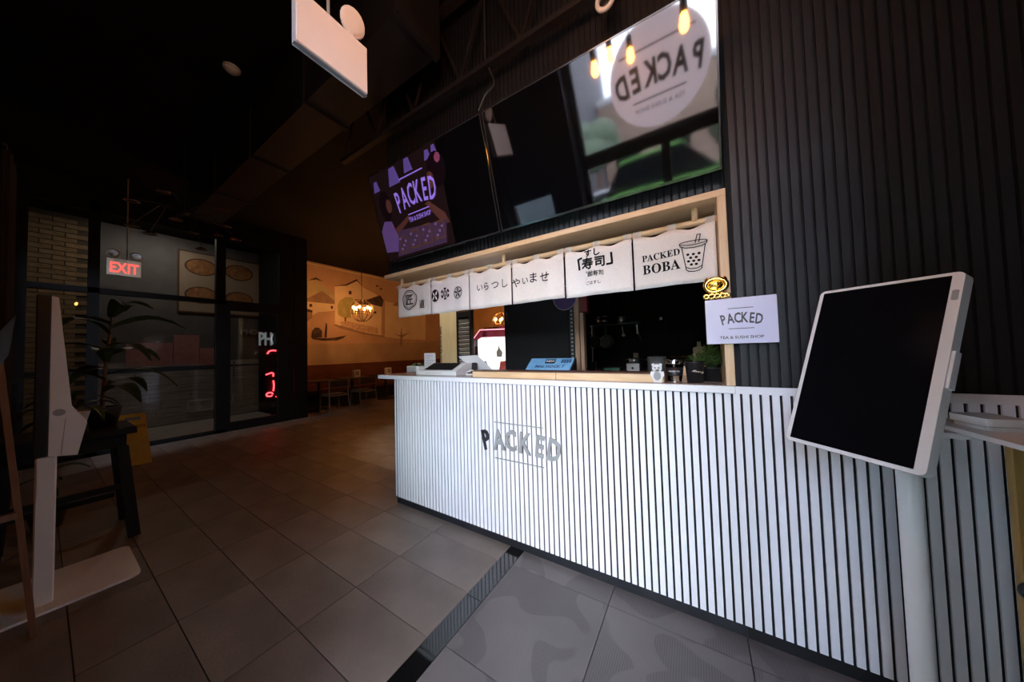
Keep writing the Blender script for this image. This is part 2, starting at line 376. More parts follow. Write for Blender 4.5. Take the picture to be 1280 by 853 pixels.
for r in range(46):
    z = .05+.086*r
    for c in range(3):
        y = -1.92+.25*c+(.125 if r % 2 else 0)
        if y+.118 > -1.2 or z > CEIL-.05: continue
        place('brick', bk, (XP+.004*random.random(), y, z), pw)
struct('wall_shop_side', MB().box((-9.6, 1.2, 0), (XG+.04, 1.45, CEIL)), 'black_paint')
frame_boxes('floor_shop', [((XP, -2.0, .0), (XG-.06, 1.2, .004))], mat('shop_floor', (.50, .48, .46), .6, col2=(.58, .56, .54), scale=3))
# menu poster with four bowls
p = thing('menu_poster', 'large pale poster of four noodle bowls on noodle shop wall', 'poster', (XP, .37, 2.45))
y0, z0 = sc(-.31, 2.35); y1, z1 = sc(.95, 3.56)
obj('backboard', MB().box((XP+.001, y0, z0), (XP+.025, y1, z1)), mat('poster_paper', (.42, .33, .25), .7, col2=(.46, .37, .28), scale=3), p)
obj('frame', MB().box((XP+.001, y0-.03, z0-.03), (XP+.03, y0, z1+.03)).box((XP+.001, y1, z0-.03), (XP+.03, y1+.03, z1+.03)).box((XP+.001, y0, z0-.03), (XP+.03, y1, z0)).box((XP+.001, y0, z1), (XP+.03, y1, z1+.03)), 'walnut', p)
M['bowl_print'] = mat('bowl_print', (.34, .14, .05), .7, col2=(.50, .25, .10), scale=18); M['bowl_rim'] = mat('bowl_rim_print', (.13, .06, .03), .7, col2=(.16, .08, .04), scale=9)
for by, bz in ((.0, 3.284), (.593, 3.29), (.003, 2.70), (.594, 2.68)):
    yy, zz = sc(by, bz)
    q = obj('printed_bowl', MB().lathe([(0, 0), (.27, 0), (.27, .002), (0, .002)], seg=24, m=T(XP+.025, yy, zz) @ FX @ Matrix.Diagonal((1, .72, 1, 1))), 'bowl_rim', p)
    obj('printed_soup', MB().lathe([(0, 0), (.235, 0), (.235, .002), (0, .002)], seg=24, m=T(XP+.0275, yy, zz) @ FX @ Matrix.Diagonal((1, .70, 1, 1))), 'bowl_print', q)
# flyers on the glass
def paper(name, c1, c2):
    m = mat(name, c1, .8, col2=c2, scale=14, detail=5); n = m.node_tree; b = n.nodes['Principled BSDF']; t = n.nodes.new('ShaderNodeBsdfTranslucent'); x = n.nodes.new('ShaderNodeMixShader'); x.inputs[0].default_value = .85
    n.links.new(b.inputs['Base Color'].links[0].from_socket, t.inputs['Color']); n.links.new(b.outputs[0], x.inputs[1]); n.links.new(t.outputs[0], x.inputs[2]); n.links.new(x.outputs[0], n.nodes['Material Output'].inputs[0]); return m
M['flyer'] = paper('pink_flyer', (.72, .50, .50), (.82, .62, .62))
for y0, y1, z0, z1, l in ((-1.05, -.565, 1.28, 1.66, 'pink flyer sheet inside the shop glass, left of its three'), (-.555, -.25, 1.27, 1.80, 'tallest pink flyer sheet inside the shop glass, in the middle'), (-.242, -.06, 1.26, 1.57, 'narrow pink flyer sheet inside shop glass beside door')):
    single('flyer', MB().box((XG-.022, y0, z0), (XG-.016, y1, z1)), 'flyer', l, 'flyer', 'pink flyers on the noodle shop glass')
v = thing('vent_grille', 'white wall vent grille low on grey plank wall', 'vent', (XP, .01, .3))
y0, z0 = sc(-.198, .31); y1, z1 = sc(.19, .54)
obj('frame', MB().box((XP+.015, y0, z0), (XP+.04, y1, z0+.03)).box((XP+.015, y0, z1-.03), (XP+.04, y1, z1)).box((XP+.015, y0, z0), (XP+.04, y0+.03, z1)).box((XP+.015, y1-.03, z0), (XP+.04, y1, z1)), 'white_plastic', v)
for q in range(14):
    yy = y0+.04+(y1-y0-.08)*q/13
    obj('louvre', MB().box((XP+.018, yy-.006, z0+.03), (XP+.034, yy+.006, z1-.03)), 'white_plastic', v)
yy, zz = sc(.532, .511)
v = thing('power_outlet', 'small white power outlet on grey plank wall', 'outlet', (XP, yy, zz-.07))
obj('plate', MB().box((XP+.017, yy-.05, zz-.07), (XP+.03, yy+.05, zz+.07), bevel=.006), 'white_plastic', v); obj('socket', MB().box((XP+.03, yy-.025, zz+.01), (XP+.033, yy+.025, zz+.05)).box((XP+.03, yy-.025, zz-.05), (XP+.033, yy+.025, zz-.01)), 'grey_plastic', v)
t = thing('reflected_lettering', 'dim white PHO letters standing in for a reflection behind the door', 'sign', (XP, .76, 1.9))  # dim reflection of the PHO sign, built as solid letters
for q, ch in enumerate('PHO'):
    yy, zz = sc(.66+.098*q, 1.965); obj('letter', MB().text(ch, .17, T(XP+.03, yy, zz) @ FX, .02, 1, .02), mat('dim_white', (.5, .5, .5), .5, col2=(.52, .52, .52), scale=9), t)
t = thing('lit_lettering', 'brighter white PHO letters above the red neon by door', 'sign', (-8.6, 1.1, 1.6))
M['lit_white'] = mat('lit_white', (.7, .7, .7), .4, emit=(.9, 1, 1), es=.04, col2=(.72, .72, .72), scale=9)
for q, ch in enumerate('PHO'): obj('letter', MB().text(ch, .43, T(-8.6, .985+.125*q, 1.81) @ FX, .02, .52, .03), 'lit_white', t)
obj('bracket', MB().box((-8.63, .93, 1.58), (-8.617, 1.19, 2.02)), mat('dark_acrylic', (.10, .02, .02), .3, col2=(.12, .03, .03), scale=4), t)
t = thing('neon_sign', 'red neon tube sign inside the noodle shop door', 'neon sign', (-8.2, 1.07, .5))
obj('backboard', MB().box((-8.24, .93, .42), (-8.225, 1.19, 1.56)), 'black_plastic', t)
for pts in ([(-8.2, .96, 1.45), (-8.2, .99, 1.51), (-8.2, 1.06, 1.53), (-8.2, 1.13, 1.52), (-8.2, 1.18, 1.48)], [(-8.2, .93, .98), (-8.2, 1.04, 1.02), (-8.2, 1.07, 1.0), (-8.2, 1.07, .93)], [(-8.2, 1.07, .84), (-8.2, 1.08, .72), (-8.2, 1.07, .60)],
            [(-8.2, 1.0+.06*math.cos(a*PI/5), .53+.045*math.sin(a*PI/5)) for a in range(10)], [(-8.2, 1.12, .46), (-8.2, 1.17, .48)]):
    obj('neon_tube', MB().tube(pts, .014, 8), 'neon', t)
for yy in (.96, 1.16): obj('standoff', MB().cyl((-8.225, yy, 1.3), (-8.2, yy, 1.3), .012), 'black_plastic', t)
obj('post', MB().box((-8.26, 1.04, 0), (-8.24, 1.08, .5)), 'black_plastic', t)

# ---- dining room at the far end: mural over a red-brown bench
XM = -9.1
mw = struct('wall_mural', MB().box((XM-.1, 1.45, 0), (XM, 8.9, CEIL)), mat('mural_ground', (.50, .36, .27), .8, col2=(.64, .48, .37), scale=1.1, detail=6))
MURAL = {
 'hill':[(1.92, 3.34), (2.1, 3.45), (2.37, 3.55), (2.65, 3.36), (2.86, 3.23), (2.88, 3.01), (2.64, 2.98), (2.1, 2.91), (1.92, 2.93)],
 'farroof':[(2.17, 3.49), (2.37, 3.62), (2.57, 3.53), (2.39, 3.56)],
 'houseA':[(2.1, 2.91), (2.88, 2.93), (2.87, 2.72), (2.64, 2.66), (2.44, 2.63), (2.26, 2.51), (2.1, 2.78)],
 'roofA':[(2.02, 2.89), (2.52, 3.25), (2.71, 3.14), (2.89, 3.01), (2.89, 2.91), (2.44, 2.9)],
 'win1':[(2.2, 2.84), (2.27, 2.84), (2.27, 2.76), (2.2, 2.75)],
 'win2':[(2.77, 2.85), (2.83, 2.85), (2.83, 2.76), (2.77, 2.76)],
 'shed':[(1.88, 2.59), (2.06, 2.58), (2.06, 2.21), (1.88, 2.19)],
 'shedroof':[(1.88, 2.76), (2.28, 2.66), (2.27, 2.6), (1.88, 2.59)],
 'shedside':[(2.07, 2.58), (2.27, 2.6), (2.27, 2.46), (2.07, 2.26)],
 'houseB':[(2.88, 3.44), (3.21, 3.55), (3.57, 3.76), (3.8, 3.55), (4.22, 3.42), (4.44, 3.22), (4.4, 1.99), (3.78, 2.05), (3.07, 2.22), (2.88, 2.29)],
 'roofB':[(2.86, 3.45), (3.21, 3.57), (3.56, 3.8), (3.75, 3.59), (3.57, 3.74), (3.24, 3.53)],
 'winB':[(3.3, 3.38), (3.39, 3.39), (3.39, 3.28), (3.3, 3.27)],
 'winC':[(4.14, 2.82), (4.23, 2.83), (4.23, 2.75), (4.13, 2.75)],
 'treeB':[(2.96, 2.89), (3.03, 3.05), (3.21, 3.17), (3.42, 3.18), (3.5, 3.0), (3.47, 2.75), (3.4, 2.56), (3.16, 2.51), (2.98, 2.59)],
 'trunkB':[(3.17, 2.54), (3.21, 2.54), (3.21, 2.31), (3.16, 2.31)],
 'roofC':[(3.48, 3.14), (3.9, 3.18), (4.38, 3.4), (4.51, 3.23), (4.44, 3.0), (4.05, 3.04), (3.74, 3.0), (3.6, 3.02)],
 'bank':[(2.85, 2.31), (3.2, 2.24), (3.78, 2.1), (4.52, 2.0), (4.51, 1.95), (3.78, 2.03), (3.07, 2.18), (2.85, 2.27)],
 'railing':[(3.02, 2.39), (3.27, 2.43), (3.63, 2.36), (4.26, 2.27), (4.28, 2.07), (3.78, 2.12), (3.07, 2.26)],
 'boat':[(2.22, 1.93), (2.32, 1.88), (2.64, 1.88), (2.89, 1.91), (3.2, 1.98), (3.27, 2.03), (3.11, 1.89), (2.93, 1.82), (2.55, 1.81), (2.28, 1.85)],
 'hut':[(2.24, 1.91), (2.26, 2.08), (2.34, 2.18), (2.44, 2.18), (2.52, 2.09), (2.52, 1.9), (2.32, 1.88)],
 'man':[(2.59, 2.01), (2.61, 2.23), (2.62, 2.32), (2.65, 2.32), (2.66, 2.23), (2.65, 2.01), (2.64, 1.9), (2.58, 1.9)],
 'tree2':[(5.14, 1.66), (5.17, 1.99), (4.9, 2.09), (5.17, 2.04), (5.22, 2.38), (5.24, 2.05), (5.62, 2.2), (5.24, 1.96), (5.22, 1.66)],
 'wallD':[(4.56, 3.23), (5.23, 3.15), (6.37, 3.17), (6.34, 1.9), (5.21, 1.91), (4.54, 1.97)],
 'roofD':[(4.85, 3.11), (5.24, 3.38), (5.64, 3.37), (5.92, 3.2), (5.36, 3.08)],
 'water':[(1.91, 1.7), (3.2, 1.73), (5.61, 1.77), (8.46, 1.94), (8.43, 1.125), (5.2, 1.125), (1.91, 1.14)],
 'bird1':[(4.22, 3.72), (4.31, 3.73), (4.31, 3.68), (4.22, 3.67)],
 'bird2':[(4.37, 3.64), (4.45, 3.65), (4.45, 3.6), (4.37, 3.59)],
}
P_ = {'cream': mat('paint_cream', (.74, .66, .52), .85, col2=(.82, .74, .60), scale=2.5), 'roof': mat('paint_roof', (.30, .22, .17), .85, col2=(.38, .28, .21), scale=5), 'dark': mat('paint_dark', (.055, .04, .035), .85, col2=(.10, .075, .06), scale=9),
      'green': mat('paint_green', (.40, .42, .17), .85, col2=(.52, .52, .26), scale=5), 'pale_green': mat('paint_pale_green', (.46, .47, .27), .85, col2=(.58, .54, .38), scale=3), 'water': mat('paint_water', (.40, .32, .24), .85, col2=(.50, .41, .31), scale=1.4), 'rail': mat('paint_rail', (.50, .33, .24), .85, col2=(.70, .58, .46), scale=26)}
ORDER = [('hill', 'pale_green'), ('water', 'water'), ('farroof', 'dark'), ('houseA', 'cream'), ('roofA', 'roof'), ('win1', 'dark'), ('win2', 'dark'), ('shed', 'cream'), ('shedside', 'roof'), ('shedroof', 'dark'), ('wallD', 'cream'), ('roofD', 'roof'), ('houseB', 'cream'), ('roofB', 'dark'), ('winB', 'dark'), ('winC', 'dark'),
         ('treeB', 'green'), ('trunkB', 'dark'), ('railing', 'rail'), ('bank', 'roof'), ('roofC', 'dark'), ('hut', 'dark'), ('boat', 'dark'), ('man', 'dark'), ('tree2', 'roof'), ('bird1', 'dark'), ('bird2', 'dark')]
KIND = {'hill': 'painted_hill', 'water': 'painted_water', 'shed': 'painted_shed', 'man': 'painted_boatman', 'boat': 'painted_boat', 'hut': 'painted_hut', 'railing': 'painted_railing', 'bank': 'painted_bank', 'trunkB': 'painted_trunk', 'treeB': 'painted_tree', 'tree2': 'painted_tree'}
mp_ = thing('mural', 'warm lit wall mural of old riverside houses and boat', 'mural', (XM, 4.5, 1.12))
obj('ground', MB().box((XM, 1.46, 1.12), (XM+.01, 7.58, 3.96)), mat('mural_sky', (.50, .35, .26), .8, col2=(.62, .46, .34), scale=1.3, detail=6), mp_)
for q, (k, c) in enumerate(ORDER):
    n = KIND.get(k, 'painted_roof' if 'roof' in k else 'painted_window' if 'win' in k else 'painted_bird' if 'bird' in k else 'painted_house')
    obj(n, MB().prism(MURAL[k], .0012, T(XM+.0105+.0006*q, 0, 0) @ FX), P_[c], mp_)
obj('top_strip', MB().box((XM, 1.46, 3.96), (XM+.03, 7.58, 4.0)), P_['cream'], mp_)
M['bench_red'] = mat('bench_redbrown', (.10, .024, .011), .5, col2=(.13, .034, .015), scale=4)
bn = thing('banquette', 'long red-brown wooden banquette along the mural wall', 'bench', (-8.75, 5, 0))
obj('backrest', MB().box((XM+.001, 1.47, .42), (XM+.09, 7.58, 1.12)), 'bench_red', bn); obj('seat', MB().box((XM+.09, 1.47, .36), (XM+.55, 7.58, .45)), 'bench_red', bn); obj('plinth', MB().box((XM+.001, 1.47, 0), (XM+.46, 7.58, .36)), 'black_paint', bn)
for q in range(10): obj('backrest_groove', MB().box((XM+.088, 1.47, .55+.05*q), (XM+.093, 7.58, .556+.05*q)), 'walnut', bn)

# ---- far rear dining wall seen through the opening, kitchen shell
M['amber_wall'] = mat('amber_wall', (.62, .42, .22), .8, col2=(.74, .53, .30), scale=2)
struct('wall_dining', MB().box((-9.1, 7.6, 0), (-3.6, 7.7, CEIL)), 'amber_wall')
tr = struct('trim_2', MB().box((-8.4, 7.45, 0), (-7.9, 7.6, CEIL)).box((-7.0, 7.45, 2.1), (-5.0, 7.6, 2.3)).box((-6.6, 7.4, 0), (-6.45, 7.6, 2.1)), 'walnut')
M['ribbed'] = mat('ribbed_black', (.0028, .0024, .0022), .6, col2=(.004, .0034, .003), scale=9, spec=.15)
kw = MB().box((-1.55, 2.5, 0), (1.5, 2.6, CEIL))
kitchen = struct('wall_kitchen', kw, 'ribbed')
rb = mesh_of(MB().box((-.012, -.012, 1.0), (.012, 0, 2.6)), 'ribbed')
for q in range(40): place('rib', rb, (-1.5+.045*q, 2.5, 0), kitchen)
struct('wall_kitchen_right', MB().box((.42, .12, 0), (.5, 2.5, CEIL)), 'black_paint')

# ================================================================== COUNTER
ct = thing('service_counter', 'white slatted service counter with black kickboard and stone top', 'counter', (-1.2, 0, 0))
obj('body', MB().box((-2.372, .0045, .06), (.154, .35, 1.128)), 'black_backing', ct)
obj('end_panel', MB().box((-2.386, -.002, .06), (-2.3725, .35, 1.128)), 'white_slat', ct)
obj('kickboard', MB().box((-2.376, .0045, 0), (.154, .34, .06)), 'kick', ct)
slw = mesh_of(MB().box((-.0126, -.004, .058), (.0126, .0044, 1.128)), 'white_slat')
for k in range(k0, 30):
    x = X0+(k+.5)*PITCH
    if -2.37 < x < .15: place('slat', slw, (x, 0, 0), ct)
obj('countertop', MB().box((-2.61, -.022, 1.129), (.154, .80, 1.163), bevel=.002), 'white_top', ct)
obj('top_inlay', MB().box((-2.60, -.012, 1.163), (.152, .795, 1.1655)), 'stone_top', ct)
wn = struct('trim_3', MB().box((.156, .0045, .06), (1.49, .0069, 1.16)).box((.156, .004, 0), (1.49, .0069, .06)), 'black_backing')
slr = mesh_of(MB().box((-.0126, -.004, .058), (.0126, .0044, 1.127)), 'white_slat')
for k in range(30):
    x = X0+(k-12+.5)*PITCH
    if .156 < x < 1.48: place('slat', slr, (x, 0, 0), wn)
obj('rail', MB().box((.156, -.004, 1.127), (1.49, .0044, 1.161)), 'white_slat', wn)
# metal letters PACKED between two thin bars
lt = thing('counter_lettering', 'metal letters PACKED between two thin bars on white slats', 'sign', (-1.06, -.004, .6))
for ch, x, z, r, m in (('P', -1.325, .716, 13, 'letter_dark'), ('A', -1.214, .729, 6, 'letter_alu'), ('C', -1.112, .736, 3, 'letter_alu'), ('K', -.995, .733, -3, 'letter_alu'), ('E', -.886, .728, -6, 'letter_alu'), ('D', -.785, .717, -10, 'letter_alu')):
    o = obj('letter', MB().text(ch, .197, T(x, -.010, z) @ FR @ Matrix.Rotation(math.radians(r), 4, 'Z'), .025, .66, .010), m, lt)
    if ch == 'P': o['label'] = 'dark letter P'  # darker metal than the other letters
obj('bar', MB().box((-1.25, -.012, .848), (-.862, -.0045, .853)), 'letter_alu', lt); obj('bar', MB().box((-1.25, -.012, .593), (-.862, -.0045, .598)), 'letter_alu', lt)

ld = thing('serving_ledge', 'low pine serving ledge with dark cap on the counter', 'ledge', (-.82, .07, 1.1655))
obj('front_board', MB().box((-1.49, .05, 1.1655), (-.785, .07, 1.207)), 'pine', ld); obj('front_board', MB().box((-.781, .05, 1.1655), (-.15, .07, 1.207)), 'pine', ld)
obj('cap', MB().box((-1.49, .05, 1.207), (-.15, .20, 1.214)), 'walnut', ld); obj('back_board', MB().box((-1.49, .185, 1.1655), (-.15, .20, 1.207)), 'walnut', ld)
obj('end_board', MB().box((-.15, .05, 1.1655), (-.143, .20, 1.207)), 'walnut', ld)
single('ledge_block', MB().box((-.13, .50, 1.1655), (.115, .53, 1.225), bevel=.002), 'pine', 'small pine block standing behind the black pots', 'block')

# ---- pine frame round the opening, rod and noren panels
hf = thing('opening_frame', 'pine frame over the counter opening with hanging curtain rod', 'frame', (-1.2, .1, 1.1655))
obj('head_board', MB().box((-2.50, -.016, 2.083), (.158, .26, 2.117), bevel=.002), 'pine', hf)
obj('post', MB().box((.122, -.016, 1.1655), (.158, .26, 2.083), bevel=.002), 'pine_up', hf)
for x in (.03, -1.18, -2.35): obj('dowel', MB().cyl((x, .075, 2.02), (x, .075, 2.083), .015), 'pine_up', hf)
obj('rod', MB().cyl((-2.44, .085, 2.012), (.122, .085, 2.012), .0175, seg=16), 'pine', hf)
def wav(x, z, a=1): return .060+a*(.007*math.sin(x*17.0)+.004*math.sin(x*41+1))*min(1, (1.99-z)/.2+.15)
def cloth_panel(name, x0, x1, label, zb=1.70, lift=0):
    t = thing(name, label, 'curtain panel', ((x0+x1)/2, .085, zb), group='noren panels over the counter')
    mb = MB(); nx, nz = 28, 10; g = []
    loops = (.055, .5, .945)
    for j in range(nz+1):
        row = []
        for i in range(nx+1):
            u = i/nx; x = x0+.003+(x1-x0-.006)*u
            d = min(abs(u-l) for l in loops); sag = .016*math.sin(min(1, max(0, d-.04)/.19)*PI/2)**2
            top = 1.990-sag; z = top+(zb+lift*u-top)*j/nz
            row.append(mb.bm.verts.new((x, wav(x, z), z)))
        g.append(row)
    for j in range(nz):
        for i in range(nx): mb.bm.faces.new((g[j][i], g[j+1][i], g[j+1][i+1], g[j][i+1]))
    bmesh.ops.recalc_face_normals(mb.bm, faces=mb.bm.faces[:])
    bmesh.ops.solidify(mb.bm, geom=mb.bm.faces[:], thickness=.0022)
    for f in mb.bm.faces: f.smooth = True
    obj('cloth', mb, 'cloth', t)
    for l in loops:
        lx = x0+.003+(x1-x0-.006)*l; lw = .021
        lx = min(max(lx, x0+.024), x1-.024)
        prof = [(wav(lx, 1.975)-.001, 1.965), (.0645, 2.012)]+[(.085-.0205*math.cos(a), 2.012+.0205*math.sin(a)) for a in (.5, 1.1, 1.7, 2.3, 2.9)]+[(.105, 2.0), (.075, 1.97)]
        mb = MB(); A = [mb.bm.verts.new((lx-lw, y, z)) for y, z in prof]; B = [mb.bm.verts.new((lx+lw, y, z)) for y, z in prof]
        for i in range(len(prof)-1): mb.bm.faces.new((A[i], B[i], B[i+1], A[i+1]))
        bmesh.ops.solidify(mb.bm, geom=mb.bm.faces[:], thickness=.0018)
        obj('loop', mb, 'cloth', t)
    return t
def onto(mb):
    """lay flat print on the hanging cloth"""
    for v in mb.bm.verts: v.co.y += wav(v.co.x, v.co.z)-.0065
    return mb
def pr(name, mb, t): return obj(name, onto(mb), 'ink', t)
def ring(mb, x, z, r, w, seg=28, sx=1, wob=0):
    out, inn = [], []
    for k in range(seg):
        a = 2*PI*k/seg; q = 1+wob*math.sin(3*a+1)+wob*math.sin(7*a)
        out.append(mb.bm.verts.new((x+sx*r*q*math.cos(a), 0, z+r*q*math.sin(a)))); inn.append(mb.bm.verts.new((x+sx*(r-w)*q*math.cos(a), 0, z+(r-w)*q*math.sin(a))))
    for k in range(seg): mb.bm.faces.new((out[k], out[(k+1) % seg], inn[(k+1) % seg], inn[k]))
def disc(mb, x, z, rx, rz=None, seg=16, rot=0):
    rz = rz or rx; c, s = math.cos(rot), math.sin(rot)
    mb.bm.faces.new([mb.bm.verts.new((x+rx*math.cos(2*PI*k/seg)*c-rz*math.sin(2*PI*k/seg)*s, 0, z+rx*math.cos(2*PI*k/seg)*s+rz*math.sin(2*PI*k/seg)*c)) for k in range(seg)])
def stroke(mb, pts, w):
    pts = [Vector((x, 0, z)) for x, z in pts]
    for p, q in zip(pts, pts[1:]):
        d = (q-p).normalized(); n = Vector((-d.z, 0, d.x))*w/2; e = d*w*.2
        mb.bm.faces.new([mb.bm.verts.new(v) for v in (p-n-e, q-n+e, q+n+e, p+n-e)])
def tx(mb, s, size, x, z, bold=0, sx=1, rot=0, shear=0):
    m = T(x, 0, z) @ FR @ Matrix.Rotation(math.radians(rot), 4, 'Z')
    mb.text(s, size, m, min(bold, .006), sx, .0008)
    if bold > .008:                                                  # brush weight: the same print again, a hair aside
        for dx, dz in ((1, 0), (-1, 0), (0, 1), (0, -1)): mb.text(s, size, T(dx*bold*size*.55, -.0002*(2+dx+2*dz), dz*bold*size*.55) @ m, .0, sx, .0008)
    return mb
p1 = cloth_panel('noren_panel', -2.40, -1.945, 'white noren panel at far left with a ringed kanji print', 1.705)
b = MB(); ring(b, -2.225, 1.862, .092, .009, wob=.035); ring(b, -2.225, 1.862, .074, .004, wob=.03); pr('printed_ring', b, p1)
pr('printed_kanji', tx(MB(), '匠', .105, -2.225, 1.862, .03), p1); pr('printed_kanji', tx(MB(), '道', .085, -2.06, 1.805, 0), p1)
p2 = cloth_panel('noren_panel', -1.942, -1.512, 'white noren panel with three round crests printed in a row', 1.70)
b = MB(); disc(b, -1.885, 1.856, .040, .055, 20); pr('printed_crest', b, p2)
b = MB(); [disc(b, -1.885+dx, 1.856+dz, .007, .019, 8, r) for dx, dz, r in ((-.012, .012, .5), (.014, .02, -.3), (.012, -.02, .4), (-.016, -.022, -.4))]
for v in b.bm.verts: v.co.y -= .0012
obj('crest_motif', onto(b), 'cloth', p2)
b = MB(); ring(b, -1.775, 1.862, .027, .009, 20); ring(b, -1.775, 1.862, .012, .005, 12)
[disc(b, -1.775+.042*math.cos(a), 1.862+.042*math.sin(a), .010, .016, 10, a) for a in [PI/2+2*PI*k/6 for k in range(6)]]; pr('printed_crest', b, p2)
b = MB(); ring(b, -1.625, 1.850, .050, .006, 28); [disc(b, -1.625+.024*math.cos(a), 1.850+.024*math.sin(a), .020, .007, 10, a) for a in [PI/2+2*PI*k/5 for k in range(5)]]; pr('printed_crest', b, p2)
p3 = cloth_panel('noren_panel', -1.509, -1.109, 'white noren panel with four thin brushed kana, third from left', 1.697)
for ch, x, z, s in (('い', -1.403, 1.860, .062), ('ら', -1.340, 1.864, .070), ('つ', -1.252, 1.859, .074), ('し', -1.163, 1.860, .074)): pr('printed_kana', tx(MB(), ch, s, x, z, .004), p3)
p4 = cloth_panel('noren_panel', -1.106, -.703, 'white noren panel with four brushed kana, fourth from left', 1.698)
for ch, x, z, s in (('や', -1.072, 1.850, .072), ('い', -.996, 1.853, .060), ('ま', -.930, 1.866, .078), ('せ', -.842, 1.856, .078)): pr('printed_kana', tx(MB(), ch, s, x, z, .006), p4)
p5 = cloth_panel('noren_panel', -.697, -.283, 'white noren panel with bold black sushi lettering in brackets', 1.692, -.002)
for ch, x, z, s, bo in (('す', -.541, 1.956, .050, .06), ('し', -.486, 1.957, .052, .06), ('寿', -.547, 1.893, .078, .05), ('司', -.470, 1.893, .072, .05)): pr('printed_kanji', tx(MB(), ch, s, x, z, bo), p5)
b = MB(); stroke(b, [(-.582, 1.934), (-.606, 1.928), (-.600, 1.862)], .013); pr('printed_bracket', b, p5)
b = MB(); stroke(b, [(-.400, 1.934), (-.396, 1.868), (-.428, 1.868)], .013); pr('printed_bracket', b, p5)
pr('printed_small_kana', tx(MB(), 'ネタルスール', .0165, -.511, 1.838, .008), p5); pr('printed_kanji', tx(MB(), '御寿司', .034, -.510, 1.804, .008), p5); pr('printed_small_kana', tx(MB(), 'ごはすし', .024, -.513, 1.769, .008), p5)
p6 = cloth_panel('noren_panel', -.279, .119, 'white noren panel printed PACKED BOBA beside a bubble tea cup', 1.690)
def fit(mb, W, H):
    xs = [v.co.x for v in mb.bm.verts]; zs = [v.co.z for v in mb.bm.verts]; cx, cz = (min(xs)+max(xs))/2, (min(zs)+max(zs))/2
    for v in mb.bm.verts: v.co.x = cx+(v.co.x-cx)*W/(max(xs)-min(xs)); v.co.z = cz+(v.co.z-cz)*H/(max(zs)-min(zs))
    return mb
SERIF = {c: chr(0x1D400+ord(c)-65) for c in 'PACKEDBO'}
b = fit(tx(MB(), ''.join(SERIF[c] for c in 'PACKED'), .056, -.138, 1.862, .004, 1.0, 1.5), .188, .040); pr('printed_word', b, p6)
b = fit(tx(MB(), ''.join(SERIF[c] for c in 'BOBA'), .081, -.138, 1.797, .006, 1.0, 1.0), .186, .056); pr('printed_word', b, p6)
b = MB(); q = .0042
stroke(b, [(-.036, 1.886), (-.019, 1.762)], q); stroke(b, [(.070, 1.886), (.050, 1.762)], q)
stroke(b, [(-.019, 1.762), (-.008, 1.753), (.015, 1.750), (.038, 1.753), (.050, 1.762)], q); stroke(b, [(-.021, 1.776), (.0, 1.766), (.032, 1.766), (.052, 1.776)], q)
stroke(b, [(.017+.062*math.cos(2*PI*k/24), 1.902+.0105*math.sin(2*PI*k/24)) for k in range(25)], .0038)
pr('printed_cup', b, p6)
b = MB(); stroke(b, [(-.045, 1.900), (-.041, 1.888), (-.02, 1.879), (.017, 1.876), (.055, 1.879), (.075, 1.888), (.079, 1.900)], q); pr('printed_lid', b, p6)
b = MB(); stroke(b, [(.026, 1.899), (.036, 1.940), (.051, 1.940), (.042, 1.899)], q); pr('printed_straw', b, p6)
b = MB()
for x, z in ((-.009, 1.842), (.016, 1.842), (.041, 1.842), (.003, 1.824), (.028, 1.824), (-.007, 1.806), (.016, 1.806), (.039, 1.806), (.005, 1.788), (.027, 1.788)): disc(b, x, z, .0072, .0066, 12)
pr('printed_pearls', b, p6)

# ---- card sign and gold ornament on the post
cs = thing('card_sign', 'pale lilac PACKED tea and sushi shop card fixed to pine post', 'sign', (.184, -.03, 1.365))
obj('card', MB().box((.053, -.034, 1.365), (.318, -.030, 1.578), bevel=.001), 'lilac', cs); obj('backing', MB().box((.052, -.030, 1.364), (.317, -.0165, 1.577)), 'black_plastic', cs)
for ch, x, z, r in (('P', .122, 1.478, 11), ('A', .149, 1.483, 6), ('C', .176, 1.485, 2), ('K', .203, 1.485, -2), ('E', .229, 1.481, -6), ('D', .254, 1.475, -9)):
    obj('letter', MB().text(ch, .066, T(x, -.0345, z) @ FR @ Matrix.Rotation(math.radians(r), 4, 'Z'), .024, .58, .0012), 'sign_grey', cs)
obj('bar', MB().box((.141, -.0352, 1.528), (.235, -.034, 1.531)), 'sign_grey', cs); obj('bar', MB().box((.141, -.0352, 1.433), (.235, -.034, 1.436)), 'sign_grey', cs)
obj('small_lettering', MB().text('TEA & SUSHI SHOP', .0185, T(.186, -.0345, 1.394) @ FR, .016, 1.05, .001), 'sign_grey', cs)
g = thing('gold_ornament', 'shiny gold foil ornament perched on the lilac card sign', 'ornament', (.1, -.026, 1.578))
obj('ring_body', MB().tube([(.1+.042*math.cos(2*PI*k/20), -.03, 1.648+.032*math.sin(2*PI*k/20)) for k in range(20)], .0115, 10, True).smooth(), 'gold', g)
obj('face', MB().sphere((.1, -.026, 1.648), (.037, .012, .027), 16, 10).smooth(), 'gold', g)
obj('swirl', MB().tube([(.074, -.041, 1.640), (.09, -.044, 1.650), (.106, -.045, 1.645), (.118, -.043, 1.655), (.124, -.041, 1.662)], [.004, .006, .006, .005, .003], 8).smooth(), 'gold', g)
for s in (-1, 1): obj('ear', MB().lathe([(.012, 0), (.008, .012), (0, .022)], (.1+s*.036, -.028, 1.670), 10).smooth(), 'gold', g)
for x, r in ((.060, .010), (.082, .012), (.104, .0105), (.126, .011), (.142, .008)):
    obj('curl', MB().tube([(x+r*math.cos(a), -.034, 1.596+r*math.sin(a)*.9) for a in [2*PI*k/10 for k in range(10)]], .0068, 8, True).smooth(), 'gold', g)

